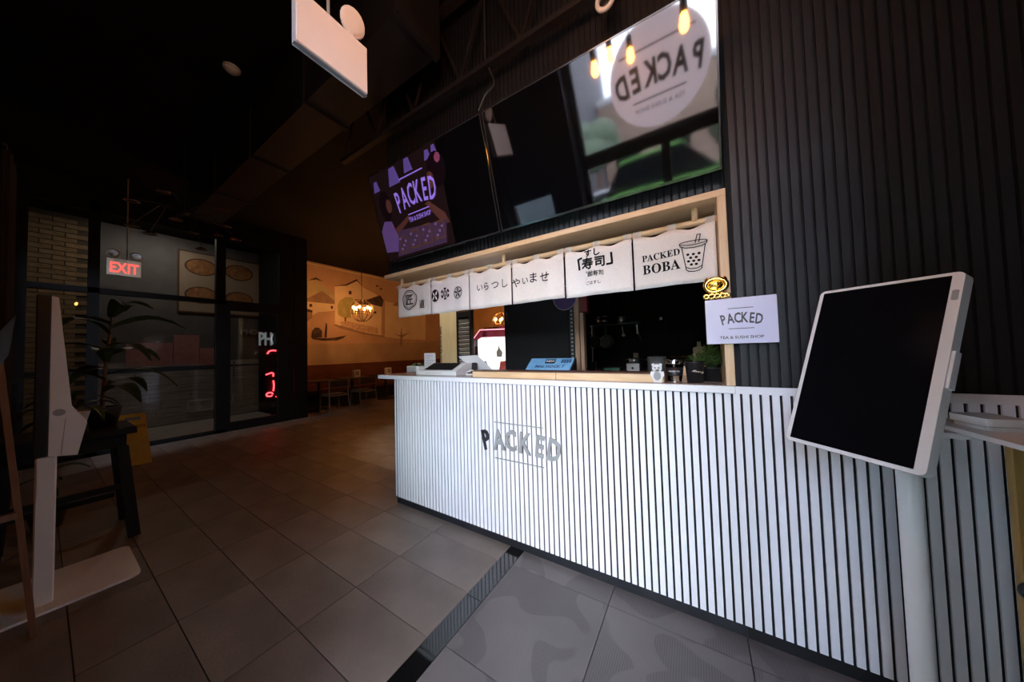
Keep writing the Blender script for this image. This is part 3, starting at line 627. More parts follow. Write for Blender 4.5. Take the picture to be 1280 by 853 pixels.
# ================================================================== TELEVISIONS
TILT = math.radians(16)
def tv(x0, x1, label):
    t = thing('television', label, 'television', ((x0+x1)/2, -.08, 2.178), (TILT, 0, 0)); W = (x1-x0)/2; H = .735
    obj('housing', MB().box((-W, -.002, 0), (W, .045, H), bevel=.004), 'tv_bezel', t, local=True)
    obj('screen', MB().box((-W+.008, -.006, .014), (W-.008, -.002, H-.008)), 'tv_glass', t, local=True)
    b = MB(); b.box((-W, -.0075, 0), (W, -.002, .013)); b.box((-W, -.0075, H-.007), (W, -.002, H)); b.box((-W, -.0075, .013), (-W+.007, -.002, H-.007)); b.box((W-.007, -.0075, .013), (W, -.002, H-.007))
    obj('bezel', b, 'tv_trim', t, local=True)
    obj('wall_bracket', MB().box((-.2, .045, .25), (.2, .11, .5)).beam((-.15, .08, .4), (-.15, .17, .36), .03, .03).beam((.15, .08, .4), (.15, .17, .36), .03, .03), 'dark_steel', t, local=True)
    return t
M['tv_trim'] = mat('tv_trim', (.05, .05, .05), .15, .6, col2=(.07, .07, .07), scale=7)
tvr = tv(-1.085, .143, 'large wall television reflecting the street, nearest the black slats')
tvl = tv(-2.315, -1.100, 'large wall television showing a purple PACKED picture, further left')
def scr(name, col, es): return mat(name, tuple(c*.3 for c in col), .06, spec=1.0, emit=col, es=es*.27, col2=tuple(c*.34 for c in col), scale=12)
S = {'bg': scr('picture_dark', (.020, .009, .010), .35), 'text': scr('picture_lilac', (.33, .19, .80), .62), 'skin': scr('picture_skin', (.16, .055, .045), .25), 'hair': scr('picture_hair', (.012, .005, .008), .3), 'shirt': scr('picture_violet', (.20, .10, .34), .28),
     'tray': scr('picture_tray', (.14, .06, .03), .35), 'food': scr('picture_food', (.07, .035, .08), .4), 'rice': scr('picture_rice', (.24, .13, .34), .3), 'lamp': scr('picture_lamp', (.20, .12, .50), .28), 'pink': scr('picture_pink', (.40, .09, .2), .25)}
layer = [.0068]
def pic(name, pts, m, d=.0006):
    layer[0] += .00012
    return obj(name, MB().prism(pts, d*.2, T(0, -layer[0], 0) @ FR), S[m], tvl, local=True)
def ell(cx, cy, rx, ry, n=14): return [(cx+rx*math.cos(2*PI*k/n), cy+ry*math.sin(2*PI*k/n)) for k in range(n)]
pic('picture_ground', [(-.598, .02), (.20, .02), (.20, .725), (-.598, .725)], 'bg')
for q in (( -.30, .63, .07, .08), (-.12, .66, .05, .06), (-.53, .62, .04, .05), (.10, .66, .035, .04), (.17, .67, .03, .04)): pic('picture_lamp', [(q[0]-q[2]*.5, q[1]+q[3]), (q[0]+q[2]*.5, q[1]+q[3]), (q[0]+q[2], q[1]-q[3]*.6), (q[0]-q[2], q[1]-q[3]*.6)], 'lamp')
pic('picture_hair', ell(-.47, .46, .075, .12), 'hair'); pic('picture_face', ell(-.43, .45, .035, .055), 'skin'); pic('picture_shirt', [(-.598, .10), (-.43, .08), (-.40, .20), (-.44, .33), (-.53, .35), (-.598, .28)], 'shirt'); pic('picture_arm', [(-.42, .26), (-.22, .33), (-.21, .30), (-.40, .21)], 'skin')
pic('picture_hair', ell(.16, .55, .09, .12), 'hair'); pic('picture_face', ell(.085, .50, .035, .06), 'skin'); pic('picture_arm', [(-.02, .36), (.02, .37), (.16, .25), (.19, .17), (.12, .18)], 'skin')
pic('picture_blossom', ell(.19, .62, .03, .035, 7), 'pink')
pic('picture_table', [(-.46, .04), (.12, .04), (.16, .20), (-.38, .24)], 'food')
for x, y, w_, h_ in ((-.42, .06, .10, .13), (-.28, .07, .12, .14), (-.13, .07, .11, .15), (.01, .08, .11, .13)):
    pic('picture_tray', [(x, y), (x+w_, y), (x+w_*1.05, y+h_), (x+.03, y+h_)], 'tray'); pic('picture_plate', [(x+.012, y+.012), (x+w_-.012, y+.012), (x+w_*.98, y+h_-.012), (x+.035, y+h_-.012)], 'food')
    for k in range(4): pic('picture_rice', ell(x+.035+.03*(k % 3), y+.03+.028*k, .014, .011, 8), 'rice')
pic('picture_bar', [(-.24, .595), (.03, .595), (.03, .603), (-.24, .603)], 'text')
for q, ch in enumerate('PACKED'):
    x = -.30+.078*q; layer[0] += .00012
    obj('picture_letter', MB().text(ch, .225, T(x, -layer[0], .465-.0032*(q-2.5)**2) @ FR @ Matrix.Rotation(math.radians(8-3.2*q), 4, 'Z'), .012, .47, .0002), S['text'], tvl, local=True)
pic('picture_bar', [(-.22, .325), (.02, .325), (.02, .332), (-.22, .332)], 'text')
obj('picture_small_lettering', MB().text('TEA & SUSHI SHOP', .05, T(-.10, -layer[0]-.0002, .288) @ FR, .008, .60, .0002), S['text'], tvl, local=True)
single('loose_cable', MB().tube([(-1.12, -.27, 2.92), (-1.08, -.25, 3.02), (-1.05, -.2, 3.1), (-1.08, -.14, 3.2), (-1.18, -.1, 3.45), (-1.2, -.06, 4.04)], .006, 6), mat('grey_cable', (.05, .06, .06), .5, col2=(.06, .07, .07), scale=20), 'thin grey cable hanging between the two televisions', 'cable')

# ================================================================== THINGS ON THE COUNTER
ZT = 1.1655
def slab(mb, c, th):
    """thin board from four corners"""
    c = [Vector(p) for p in c]; n = (c[1]-c[0]).cross(c[3]-c[0]).normalized()*th
    A = [mb.bm.verts.new(p) for p in c]; B = [mb.bm.verts.new(p+n) for p in c]
    mb.bm.faces.new(A[::-1]); mb.bm.faces.new(B)
    for i in range(4): mb.bm.faces.new((A[i], A[(i+1) % 4], B[(i+1) % 4], B[i]))
    return mb
h = thing('menu_stand', 'white upright menu card stand at left end of counter', 'menu stand', (-2.30, .36, ZT))
obj('card', MB().box((-2.381, .355, ZT+.012), (-2.222, .363, 1.362)), 'white_plastic', h); obj('base', MB().box((-2.39, .335, ZT), (-2.215, .385, ZT+.012), bevel=.002), 'white_plastic', h)
pg = mat('faint_print', (.42, .42, .48), .7, col2=(.55, .55, .60), scale=30)
for k in range(6): obj('printed_line', MB().box((-2.365, .3542, 1.21+.024*k), (-2.365+(.08, .12, .10, .13, .06, .11)[k], .355, 1.217+.024*k)), pg, h)
c = thing('receipt_printer', 'white wedge-shaped desk printer with black sloping top on counter', 'printer', (-1.97, .2, ZT))
obj('casing', MB().prism([(0, 0), (.20, 0), (.20, .098), (.15, .098), (0, .034)], .47, T(-2.20, .12, ZT) @ Matrix.Rotation(PI/2, 4, 'Z') @ FR), 'white_plastic', c)
o = c.children[0]
obj('black_top', slab(MB(), [(-2.13, .135, ZT+.043), (-1.79, .135, ZT+.043), (-1.79, .255, ZT+.096), (-2.13, .255, ZT+.096)], .004), 'black_plastic', c)
obj('side_block', MB().box((-2.245, .13, ZT), (-2.205, .20, ZT+.075), bevel=.004), 'white_plastic', c)
obj('paper_slot', MB().box((-2.10, .117, ZT+.014), (-1.90, .12, ZT+.017)), 'grey_plastic', c)
t = thing('tablet', 'white tablet on a black stand beside the desk printer', 'tablet', (-1.66, .33, ZT))
obj('back_shell', slab(MB(), [(-1.86, .30, 1.322), (-1.625, .28, 1.328), (-1.505, .34, 1.196), (-1.74, .36, 1.19)], .009), 'white_plastic', t)
obj('screen', slab(MB(), [(-1.85, .3115, 1.317), (-1.632, .2935, 1.322), (-1.515, .3505, 1.202), (-1.738, .3695, 1.196)], .001), 'screen_off', t)
obj('stand_foot', MB().box((-1.74, .24, ZT), (-1.55, .38, ZT+.012), bevel=.004), 'black_plastic', t); obj('stand_arm', MB().beam((-1.65, .27, ZT+.01), (-1.68, .315, 1.26), .05, .018), 'black_plastic', t)
obj('cable', MB().tube([(-1.60, .25, ZT+.016), (-1.64, .22, ZT+.04), (-1.68, .2, ZT+.02), (-1.66, .17, ZT+.006), (-1.60, .18, ZT+.005)], .006, 8).smooth(), 'white_plastic', t)
d = thing('order_display', 'slanted blue lit display panel on the counter by pine post', 'display', (-1.08, .6, ZT))
M['blue_lit'] = mat('blue_lit_panel', (.10, .22, .36), .35, emit=(.13, .34, .62), es=.10, col2=(.16, .32, .48), scale=9)
obj('casing', MB().prism([(0, 0), (.16, 0), (.16, .118), (.145, .118), (0, .012)], .43, T(-1.295, .53, ZT) @ Matrix.Rotation(PI/2, 4, 'Z') @ FR), 'black_plastic', d)
SL = math.atan2(.106, .145); DM = T(-1.08, .53, ZT+.014) @ Matrix.Rotation(SL, 4, 'X')
obj('lit_panel', MB().box((-.205, .006, 0), (.205, .172, .003), DM), 'blue_lit', d)
obj('dark_badge', MB().box((-.05, .10, .003), (.045, .155, .005), DM), 'black_plastic', d)
M['white_print'] = mat('white_print', (.85, .85, .9), .5, col2=(.88, .88, .92), scale=9); M['navy_print'] = mat('navy_print', (.015, .03, .10), .5, col2=(.02, .035, .11), scale=9)
obj('badge_lettering', MB().text('NEW', .034, DM @ T(0, .128, .0055), .03, 1, .001), 'white_print', d)
obj('panel_lettering', MB().text('MAE HOCK 7', .046, DM @ T(.01, .06, .0035), .02, 1, .001), 'navy_print', d)
for k in range(8): obj('key', MB().box((.10+.024*(k % 4), .11+.024*(k//4), .003), (.117+.024*(k % 4), .127+.024*(k//4), .006), DM), 'navy_print', d)
obj('pine_rest', MB().box((-1.30, .525, ZT), (-.86, .53, ZT+.01)), 'walnut', d)
# little bear, cup, two pots at the right end
b = thing('bear_figure', 'small flat white bear figure with grey belly before the ledge', 'figure', (-.178, .03, ZT))
mb = MB()
def eprism(mb, cx, cz, rx, rz, y, d, n=18): return mb.prism(ell(cx, cz, rx, rz, n), d, T(0, y, 0) @ FR)
eprism(mb, -.178, ZT+.036, .027, .036, .034, .010); eprism(mb, -.178, ZT+.078, .024, .022, .034, .010)
for s in (-1, 1): eprism(mb, -.178+s*.018, ZT+.096, .008, .008, .034, .010, 12); eprism(mb, -.178+s*.026, ZT+.046, .008, .016, .034, .009, 12); eprism(mb, -.178+s*.013, ZT+.006, .009, .0059, .034, .010, 12)
obj('body', mb, 'white_plastic', b); obj('belly', eprism(MB(), -.178, ZT+.036, .018, .024, .0236, .0012), 'grey_plastic', b)
mb = MB(); eprism(mb, -.187, ZT+.080, .007, .006, .0236, .0012, 10); eprism(mb, -.169, ZT+.080, .007, .006, .0236, .0012, 10); obj('eyes', mb, 'grey_plastic', b)
M['clear_cup'] = glass_mat('clear_plastic', (.93, .94, .94), .45, 1)
c = thing('drink_cup', 'clear plastic drink cup with a black sleeve and lid rim', 'cup', (-.098, .10, ZT))
obj('cup_wall', MB().lathe([(.033, .001), (.047, .117), (.0455, .117), (.0315, .003)], (-.098, .10, ZT), 24).smooth(), 'clear_cup', c)
obj('base', MB().lathe([(0, 0), (.0335, 0), (.0335, .004), (0, .004)], (-.098, .10, ZT), 24).smooth(), 'chrome', c)
obj('sleeve', MB().lathe([(.0375, .034), (.0435, .080), (.0445, .080), (.0385, .034)], (-.098, .10, ZT), 24).smooth(), 'black_plastic', c)
obj('rim', MB().tube([(-.098+.048*math.cos(2*PI*k/24), .10+.048*math.sin(2*PI*k/24), ZT+.117) for k in range(24)], .0026, 6, True).smooth(), 'chrome', c)
obj('lid', MB().lathe([(.047, .112), (.049, .104), (.049, .100), (.046, .098)], (-.098, .10, ZT), 24).smooth(), 'chrome', c)
obj('sleeve_lettering', MB().text('PACKED TEA', .009, T(-.098, .0565, ZT+.06) @ FR, .01, 1, .001), 'white_print', c)
M['pot_black'] = mat('pot_black', (.012, .012, .013), .45, col2=(.018, .018, .019), scale=14); M['soil'] = mat('soil', (.03, .02, .013), .95, col2=(.05, .035, .02), scale=90)
def pot(x, y, r0, r1, h, name, label, nl, lr, lh, lx=0):
    t = thing(name, label, 'potted herb', (x, y, ZT))
    obj('pot', MB().lathe([(0, 0), (r0, 0), (r1*.97, h*.93), (r1, h*.94), (r1, h), (r1*.9, h), (r1*.88, h*.9), (0, h*.9)], (x, y, ZT), 24).smooth(), 'pot_black', t)
    obj('soil', MB().lathe([(0, h*.905), (r1*.88, h*.905)], (x, y, ZT), 16), 'soil', t, fix=False)
    mb = MB(); st = MB()
    for k in range(nl):
        a = random.random()*2*PI; e = random.random()**.5; rr = lr*e; zz = ZT+h*.95+lh*(1-.55*e*e)*(.25+.75*random.random())
        p = Vector((x+lx+rr*math.cos(a), y+rr*math.sin(a)*.8, zz)); L = .010+.010*random.random()
        d = Vector((math.cos(a), math.sin(a), random.uniform(-.3, .9))).normalized(); s = d.cross(Vector((0, 0, 1))).normalized()*L*.36
        mb.quad(p, p+d*L*.5+s, p+d*L, p+d*L*.5-s)
        if k % 12 == 0: st.tube([(x+.3*rr*math.cos(a), y+.3*rr*math.sin(a), ZT+h*.9), ((x+p.x)/2, (y+p.y)/2, (ZT+h+zz)/2), tuple(p)], .0009, 4)
    o = obj('herb_leaves', mb, 'herb', t, kind='stuff', fix=False); obj('stems', st, 'leaf', t)
    return t
M['script_ink'] = mat('script_ink', (.62, .55, .42), .5, col2=(.68, .6, .46), scale=20)
q = pot(-.004, .085, .036, .046, .112, 'potted_herb', 'taller black pot with gold script and sparse herb beside cup', 260, .045, .05, .015)
obj('pot_lettering', MB().text(''.join(chr(0x1D4D0+(ord(ch)-65)) if ch.isupper() else chr(0x1D4EA+(ord(ch)-97)) for ch in 'Honey'), .018, T(.010, .0425, ZT+.060) @ FR @ Matrix.Rotation(math.radians(-6), 4, 'Z'), .0, 1, .001), 'script_ink', q)
pot(.072, .18, .036, .045, .075, 'potted_herb', 'lower black pot with a full bushy green herb by pine post', 1500, .060, .135, 0)

# ================================================================== KITCHEN BEHIND THE COUNTER
pt = thing('black_refrigerator', 'tall flat black refrigerator door behind the counter opening', 'refrigerator', (-1.38, 1.2, 0))
obj('body', MB().box((-1.74, .93, 0), (-1.0, 1.55, 2.25)), 'black_paint', pt); obj('door', MB().box((-1.735, .90, .06), (-1.005, .928, 2.24), bevel=.003), 'black_paint', pt)
obj('handle', MB().box((-1.692, .875, 1.68), (-1.684, .90, 1.77)), 'dark_steel', pt)
pu = thing('slotted_upright', 'narrow black upright with a column of pale slots', 'upright', (-.975, .9, 0))
obj('upright', MB().box((-.999, .90, 0), (-.955, .93, 2.3)), 'black_plastic', pu)
for k in range(13): obj('slot', MB().box((-.984, .897, 1.27+.037*k), (-.966, .8995, 1.287+.037*k)), 'grey_plastic', pu)
tp = thing('timber_post', 'upright brown timber post between refrigerator and dark kitchen', 'post', (-.92, .95, 0))
M['post_wood'] = mat('post_wood', (.36, .22, .14), .55, col2=(.46, .30, .20), scale=5, stretch=(12, 12, 1))
obj('post', MB().box((-.950, .90, 0), (-.905, .99, CEIL), bevel=.002), 'post_wood', tp); obj('side_batten', MB().box((-.904, .93, 0), (-.872, 1.0, 1.70)), 'post_wood', tp)
obj('red_box', MB().box((-.904, .95, 1.705), (-.835, 1.06, 1.97), bevel=.006), mat('dark_red', (.14, .012, .012), .4, col2=(.18, .02, .02), scale=9), tp, label='dark red box on the post')
ps = thing('round_hanging_sign', 'round purple sign with pale rim hanging behind noren', 'sign', (-1.02, .86, 1.73))
obj('disc', MB().lathe([(0, -.006), (.110, -.006), (.110, .006), (0, .006)], seg=32, m=T(-1.02, .86, 1.845) @ FR), 'purple', ps)
obj('rim', MB().tube([(-1.02+.113*math.cos(2*PI*k/32), .86, 1.845+.113*math.sin(2*PI*k/32)) for k in range(32)], .004, 6, True), 'grey_plastic', ps)
obj('cord', MB().cyl((-1.02, .86, 1.955), (-1.02, .86, CEIL), .003, seg=6), 'black_plastic', ps)
kb = thing('kitchen_worktop', 'dark kitchen worktop along the ribbed black wall', 'worktop', (-.6, 2.2, 0))
obj('cabinet', MB().box((-1.25, 1.85, 0), (.41, 2.46, 1.05)), 'black_paint', kb); obj('worktop', MB().box((-1.26, 1.82, 1.05), (.415, 2.47, 1.085), bevel=.002), 'dark_steel', kb)
rs = thing('pan_shelf', 'thin metal shelf with hanging rail on dark kitchen wall', 'shelf', (-.9, 2.25, 1.6))
obj('board', MB().box((-1.24, 2.05, 1.66), (-.55, 2.47, 1.672)), 'dark_steel', rs); obj('rail', MB().cyl((-1.24, 2.03, 1.655), (-.55, 2.03, 1.655), .008, seg=8), 'steel', rs)
for x in (-1.2, -.6): obj('bracket', MB().beam((x, 2.46, 1.45), (x, 2.08, 1.66), .012, .012), 'dark_steel', rs)
obj('leg', MB().cyl((-1.13, 2.06, 1.085), (-1.13, 2.06, 1.66), .007, seg=8), 'steel', rs)
def hung(x, zr, name, label, cat, build):
    t = thing(name, label, cat, (x, 2.03, zr)); build(t); obj('hook', MB().tube([(x, 2.03, 1.665), (x, 2.018, 1.66), (x, 2.018, 1.635), (x, 2.026, 1.625)], .0025, 6), 'steel', t); return t
def pan(t, x, m='dark_steel'):
    obj('pan', MB().lathe([(0, .03), (.06, .03), (.078, 0), (.081, 0), (.064, .036), (0, .036)], seg=24, m=T(x, 2.06, 1.445) @ FR).smooth(), m, t)
    obj('pan_rim', MB().tube([(x+.080*math.cos(2*PI*k/24), 2.06, 1.445+.080*math.sin(2*PI*k/24)) for k in range(24)], .0035, 6, True), 'steel', t); obj('handle', MB().beam((x, 2.05, 1.52), (x, 2.03, 1.632), .016, .006), 'dark_steel', t)
hung(-.95, 1.37, 'frying_pan', 'round frying pan with bright rim hanging from kitchen rail', 'pan', lambda t: pan(t, -.95)); hung(-1.10, 1.37, 'frying_pan', 'dim second frying pan hanging left of the bright rimmed one', 'pan', lambda t: pan(t, -1.10, 'black_plastic'))
def ladle(t): obj('shaft', MB().beam((-.745, 2.03, 1.632), (-.735, 2.035, 1.53), .008, .004), 'steel', t); obj('bowl', MB().sphere((-.733, 2.035, 1.515), (.022, .014, .018)).smooth(), 'steel', t)
hung(-.745, 1.50, 'ladle', 'steel ladle hanging from the middle of kitchen rail', 'ladle', ladle)
def turner(t): obj('shaft', MB().beam((-.575, 2.03, 1.632), (-.572, 2.032, 1.52), .018, .008), 'white_plastic', t)
hung(-.575, 1.51, 'turner', 'pale handled turner hanging at right end of kitchen rail', 'utensil', turner)
def lpot(x, y, z, r, h, name, label, cat, m, lid='chrome'):
    t = thing(name, label, cat, (x, y, z)); obj('body', MB().lathe([(0, 0), (r*.96, 0), (r, h), (r*.95, h), (r*.92, .005), (0, .005)], (x, y, z), 24).smooth(), m, t)
    obj('rim', MB().tube([(x+r*math.cos(2*PI*k/24), y+r*math.sin(2*PI*k/24), z+h) for k in range(24)], .004, 6, True).smooth(), lid, t)
    for s in (-1, 1): obj('handle', MB().tube([(x+s*r, y-.03, z+h*.75), (x+s*(r+.025), y-.02, z+h*.78), (x+s*(r+.025), y+.02, z+h*.78), (x+s*r, y+.03, z+h*.75)], .004, 6), 'steel', t)
    return t
lpot(-1.0, 2.2, 1.672, .10, .10, 'stock_pot', 'dim steel pot with glint standing on kitchen shelf', 'pot', 'dark_steel'); lpot(-.78, 2.2, 1.672, .05, .09, 'steel_canister', 'small steel canister on kitchen shelf right of the pot', 'canister', 'steel')
st = thing('gas_stove', 'small bright steel stove under the steel pot in kitchen', 'stove', (-.61, 2.0, 1.085)); obj('casing', MB().box((-.69, 1.9, 1.085), (-.545, 2.1, 1.175), bevel=.004), 'steel', st); obj('knob', MB().cyl((-.62, 1.9, 1.12), (-.62, 1.885, 1.12), .014), 'black_plastic', st)
lpot(-.615, 2.0, 1.176, .062, .055, 'steel_pot', 'small steel pot standing on the bright steel stove', 'pot', 'steel')
M['grey_metal'] = mat('grey_enamel', (.30, .30, .28), .4, col2=(.34, .34, .32), scale=9); lpot(-.375, 2.0, 1.085, .10, .165, 'grey_pot', 'large grey cooking pot on the worktop behind the cup', 'pot', 'grey_metal')
M['copper'] = mat('copper', (.60, .28, .12), .25, 1, col2=(.7, .34, .16), scale=14)
t = thing('copper_pan', 'wide shallow copper rimmed pan behind the clear drink cup', 'pan', (-.11, 2.12, 1.085)); obj('stand', MB().cyl((-.11, 2.12, 1.085), (-.11, 2.12, 1.215), .07), 'dark_steel', t); obj('pan', MB().lathe([(0, .13), (.09, .13), (.155, .160), (.158, .165), (.09, .138), (0, .138)], (-.11, 2.12, 1.085), 28).smooth(), 'copper', t)
obj('handle', MB().beam((.04, 2.12, 1.245), (.11, 2.10, 1.235), .03, .015), 'pine', t)
t = thing('cutting_board', 'upright wooden paddle cutting board behind the potted herbs', 'cutting board', (.035, 1.85, 1.085))
obj('board', MB().prism([(-.055, 0), (.055, 0), (.055, .245), (.045, .26), (.018, .263), (.016, .315), (-.016, .315), (-.018, .263), (-.045, .26), (-.055, .245)], .018, T(.04, 1.85, 1.0855) @ FR), 'pine_up', t)
single('paper_tag', MB().box((-.70, 2.465, 1.20), (-.64, 2.468, 1.285)), mat('tag_paper', (.50, .40, .28), .8, col2=(.56, .45, .32), scale=9), 'small beige paper tag on the dark kitchen wall', 'tag')
t = thing('ingredient_box', 'flat green box on the worktop below the hanging pans', 'box', (-.86, 2.0, 1.085)); obj('box', MB().box((-.96, 1.92, 1.085), (-.77, 2.1, 1.118), bevel=.003), mat('box_green', (.03, .14, .09), .5, col2=(.05, .2, .13), scale=14), t); obj('lid', MB().box((-.965, 1.915, 1.118), (-.765, 2.105, 1.126)), 'dark_steel', t)
t = thing('chopstick_tin', 'dark tin with a thin steel rod at worktop left end', 'tin', (-1.09, 1.95, 1.085)); obj('tin', MB().cyl((-1.12, 1.95, 1.085), (-1.12, 1.95, 1.19), .045), 'black_plastic', t); obj('rod', MB().cyl((-1.06, 1.95, 1.085), (-1.06, 1.95, 1.20), .004, seg=6), 'steel', t)
single('wall_plug', MB().lathe([(0, 0), (.022, 0), (.018, .02), (0, .024)], seg=14, m=T(-.355, 2.482, 1.725) @ FR), 'steel', 'small bright round knob high on the ribbed kitchen wall', 'knob')

# ---- between counter and dining room
cl = thing('timber_column', 'broad pale wooden column left of the louvred panel', 'column', (-3.13, 1.65, 0))
obj('facing', MB().box((-3.275, 1.5, 0), (-2.985, 1.8, CEIL)), 'pale_wood', cl); obj('side_strip', MB().box((-3.325, 1.505, 0), (-3.277, 1.8, CEIL)), 'pale_wood', cl)
obj('vertical_lettering', MB().text('meet around the corner', .062, T(-3.30, 1.503, 1.46) @ FR @ Matrix.Rotation(-PI/2, 4, 'Z'), .012, 1, .002), 'ink', cl)
lv = thing('louvre_panel', 'dark framed louvre panel of grey slats beside pale column', 'louvre', (-2.84, 1.55, 0))
obj('stile', MB().box((-2.978, 1.5, 0), (-2.955, 1.56, 2.3)), 'black_plastic', lv); obj('stile', MB().box((-2.735, 1.5, 0), (-2.70, 1.56, 2.3)), 'black_plastic', lv); obj('head_rail', MB().box((-2.955, 1.5, 1.87), (-2.735, 1.56, 1.95)), 'black_plastic', lv); obj('red_band', MB().box((-2.955, 1.51, 1.955), (-2.735, 1.55, 2.02)), 'walnut', lv); obj('back_panel', MB().box((-2.955, 1.556, .2), (-2.735, 1.56, 1.87)), 'black_plastic', lv)
M['louvre_grey'] = mat('louvre_grey', (.58, .55, .52), .5, col2=(.64, .61, .58), scale=8)
lm = mesh_of(MB().box((-.11, -.006, -.022), (.11, .006, .022), Matrix.Rotation(.45, 4, 'X')), 'louvre_grey')
for k in range(24): place('slat', lm, (-2.845, 1.528, .44+.0602*k), lv)
t = thing('planter_trough', 'white trough with dark leaves at the foot of column', 'planter', (-2.9, .66, ZT)); obj('trough', MB().box((-3.0, .62, ZT-.6), (-2.63, .74, ZT+.045), bevel=.004), 'white_plastic', t)
mb = MB()
for k in range(150):
    x = random.uniform(-2.98, -2.66); y = random.uniform(.63, .73); a = random.random()*6.28; L = random.uniform(.02, .045); p = Vector((x, y, ZT+.04)); dd = Vector((math.cos(a)*.8, math.sin(a)*.5, random.uniform(.2, 1))).normalized(); s = dd.cross(Vector((0, 0, 1))).normalized()*L*.3
    mb.quad(p, p+dd*L*.6+s, p+dd*L*1.2, p+dd*L*.6-s)
obj('leaves', mb, 'leaf', t, kind='stuff', fix=False); obj('legs_panel', MB().box((-2.99, .63, 0), (-2.64, .73, ZT-.6)), 'white_plastic', t)
sp = thing('added_column_spot', 'black can lamp added unseen overhead to brighten the column', 'lamp', (-2.5, .55, 3.85))  # lamp added out of view to brighten the column
obj('can', MB().lathe([(0, .13), (.05, .13), (.055, 0), (.05, 0), (.045, .10), (0, .10)], (-2.5, .55, 3.85), 18).smooth(), 'black_plastic', sp); obj('stem', MB().cyl((-2.5, .55, 3.98), (-2.5, .55, CEIL), .012), 'black_plastic', sp)
sl_ = bpy.data.lights.new('spotlight', 'SPOT'); sl_.energy = 60; sl_.color = (1, .86, .66); sl_.spot_size = math.radians(48); sl_.spot_blend = .5; sl_.shadow_soft_size = .03  # beam of the added lamp, fill for column and louvres
so = bpy.data.objects.new('spotlight', sl_); COL.objects.link(so); so.location = (-2.5, .55, 3.87); so.rotation_euler = (Vector((-3.02, 1.5, 1.4))-Vector((-2.5, .55, 3.87))).to_track_quat('-Z', 'Y').to_euler()
# lit pink and white drinks cabinet
cm = thing('lit_display_cabinet', 'brightly lit pink and white display cabinet beyond the counter', 'cabinet', (-2.75, 2.3, 0), (0, 0, math.radians(24)))
M['lit_white_panel'] = mat('lit_white_panel', (.9, .88, .9), .4, emit=(1, .93, .97), es=.42, col2=(.92, .9, .92), scale=4); M['pink_tube'] = mat('pink_tube', (.9, .4, .5), .4, emit=(1, .30, .42), es=.35, col2=(.9, .42, .52), scale=4)
M['maroon'] = mat('maroon', (.22, .025, .05), .4, col2=(.27, .035, .065), scale=8)
obj('body', MB().box((-.36, -.28, 0), (.36, .3, 1.45)), 'black_plastic', cm, local=True)
obj('lit_front', MB().prism([(-.30, .9), (.34, .9), (.34, 1.585), (-.24, 1.585), (-.30, 1.55)], .02, T(0, -.28, 0) @ FR), 'lit_white_panel', cm, local=True)
obj('side_panel', MB().box((-.375, -.26, .9), (-.361, .28, 1.55)), 'grey_plastic', cm, local=True)
obj('canopy', MB().prism([(-.375, 1.555), (.37, 1.6), (.37, 1.70), (-.26, 1.70)], .56, T(0, .27, 0) @ FR), 'maroon', cm, local=True); obj('canopy_crown', MB().box((.0, -.1, 1.70), (.3, .2, 1.78), bevel=.01), 'maroon', cm, local=True)
obj('pink_edge', MB().tube([(-.385, -.295, .9), (-.385, -.295, 1.555), (-.265, -.30, 1.705), (.37, -.30, 1.705)], .009, 6), 'pink_tube', cm, local=True)
obj('pink_base', MB().box((-.375, -.305, .885), (.37, -.28, .905)), 'pink_tube', cm, local=True)
M['prize_grey'] = mat('print_grey', (.30, .33, .33), .6, col2=(.36, .39, .39), scale=9); M['prize_red'] = mat('print_red', (.5, .06, .05), .6, col2=(.62, .12, .10), scale=22); M['prize_blue'] = mat('print_blue', (.10, .18, .42), .6, col2=(.14, .24, .5), scale=12)
obj('printed_cup_silhouette', MB().prism([(-.0, 1.27), (.08, 1.27), (.09, 1.35), (.05, 1.40), (.04, 1.48), (.02, 1.40), (-.01, 1.35)], .003, T(0, -.3005, 0) @ FR), 'prize_grey', cm, local=True)
obj('printed_red_shape', MB().prism([(.02, 1.04), (.31, 1.04), (.33, 1.19), (.2, 1.22), (.05, 1.20)], .003, T(0, -.3005, 0) @ FR), 'prize_red', cm, local=True); obj('printed_blue_shape', MB().prism([(-.28, 1.03), (-.17, 1.03), (-.13, 1.12), (-.18, 1.22), (-.26, 1.18)], .003, T(0, -.3005, 0) @ FR), 'prize_blue', cm, local=True)

# dining chairs, tables, napkin holders
M['chair_dark'] = mat('chair_dark', (.03, .02, .016), .5, col2=(.045, .03, .024), scale=12); M['chair_frame'] = mat('chair_frame', (.20, .18, .16), .35, .6, col2=(.24, .22, .20), scale=12)
def chair(x, y, label):
    t = thing('dining_chair', label, 'chair', (x, y, 0), (0, 0, 0), 'chairs by the mural')
    obj('seat', MB().box((-.22, -.22, .43), (.2, .22, .46), bevel=.008), 'chair_dark', t, local=True)
    obj('backrest', MB().box((.20, -.21, .62), (.22, .21, .78), bevel=.006), 'chair_dark', t, local=True)
    for s in (-1, 1):
        obj('leg', MB().tube([(.26, s*.23, 0), (.215, s*.22, .43), (.225, s*.22, .78)], .013, 8), 'chair_frame', t, local=True); obj('leg', MB().tube([(-.22, s*.22, 0), (-.20, s*.21, .43)], .013, 8), 'chair_frame', t, local=True)
        obj('seat_rail', MB().tube([(.215, s*.215, .425), (-.2, s*.21, .425)], .012, 8), 'chair_frame', t, local=True)
    obj('seat_rail', MB().tube([(.215, -.22, .42), (.215, .22, .42)], .013, 8), 'chair_frame', t, local=True)
    return t
chair(-7.45, 2.02, 'dark tube framed dining chair nearest the noodle shop corner'); chair(-7.5, 2.78, 'dark tube framed dining chair nearer the white counter')
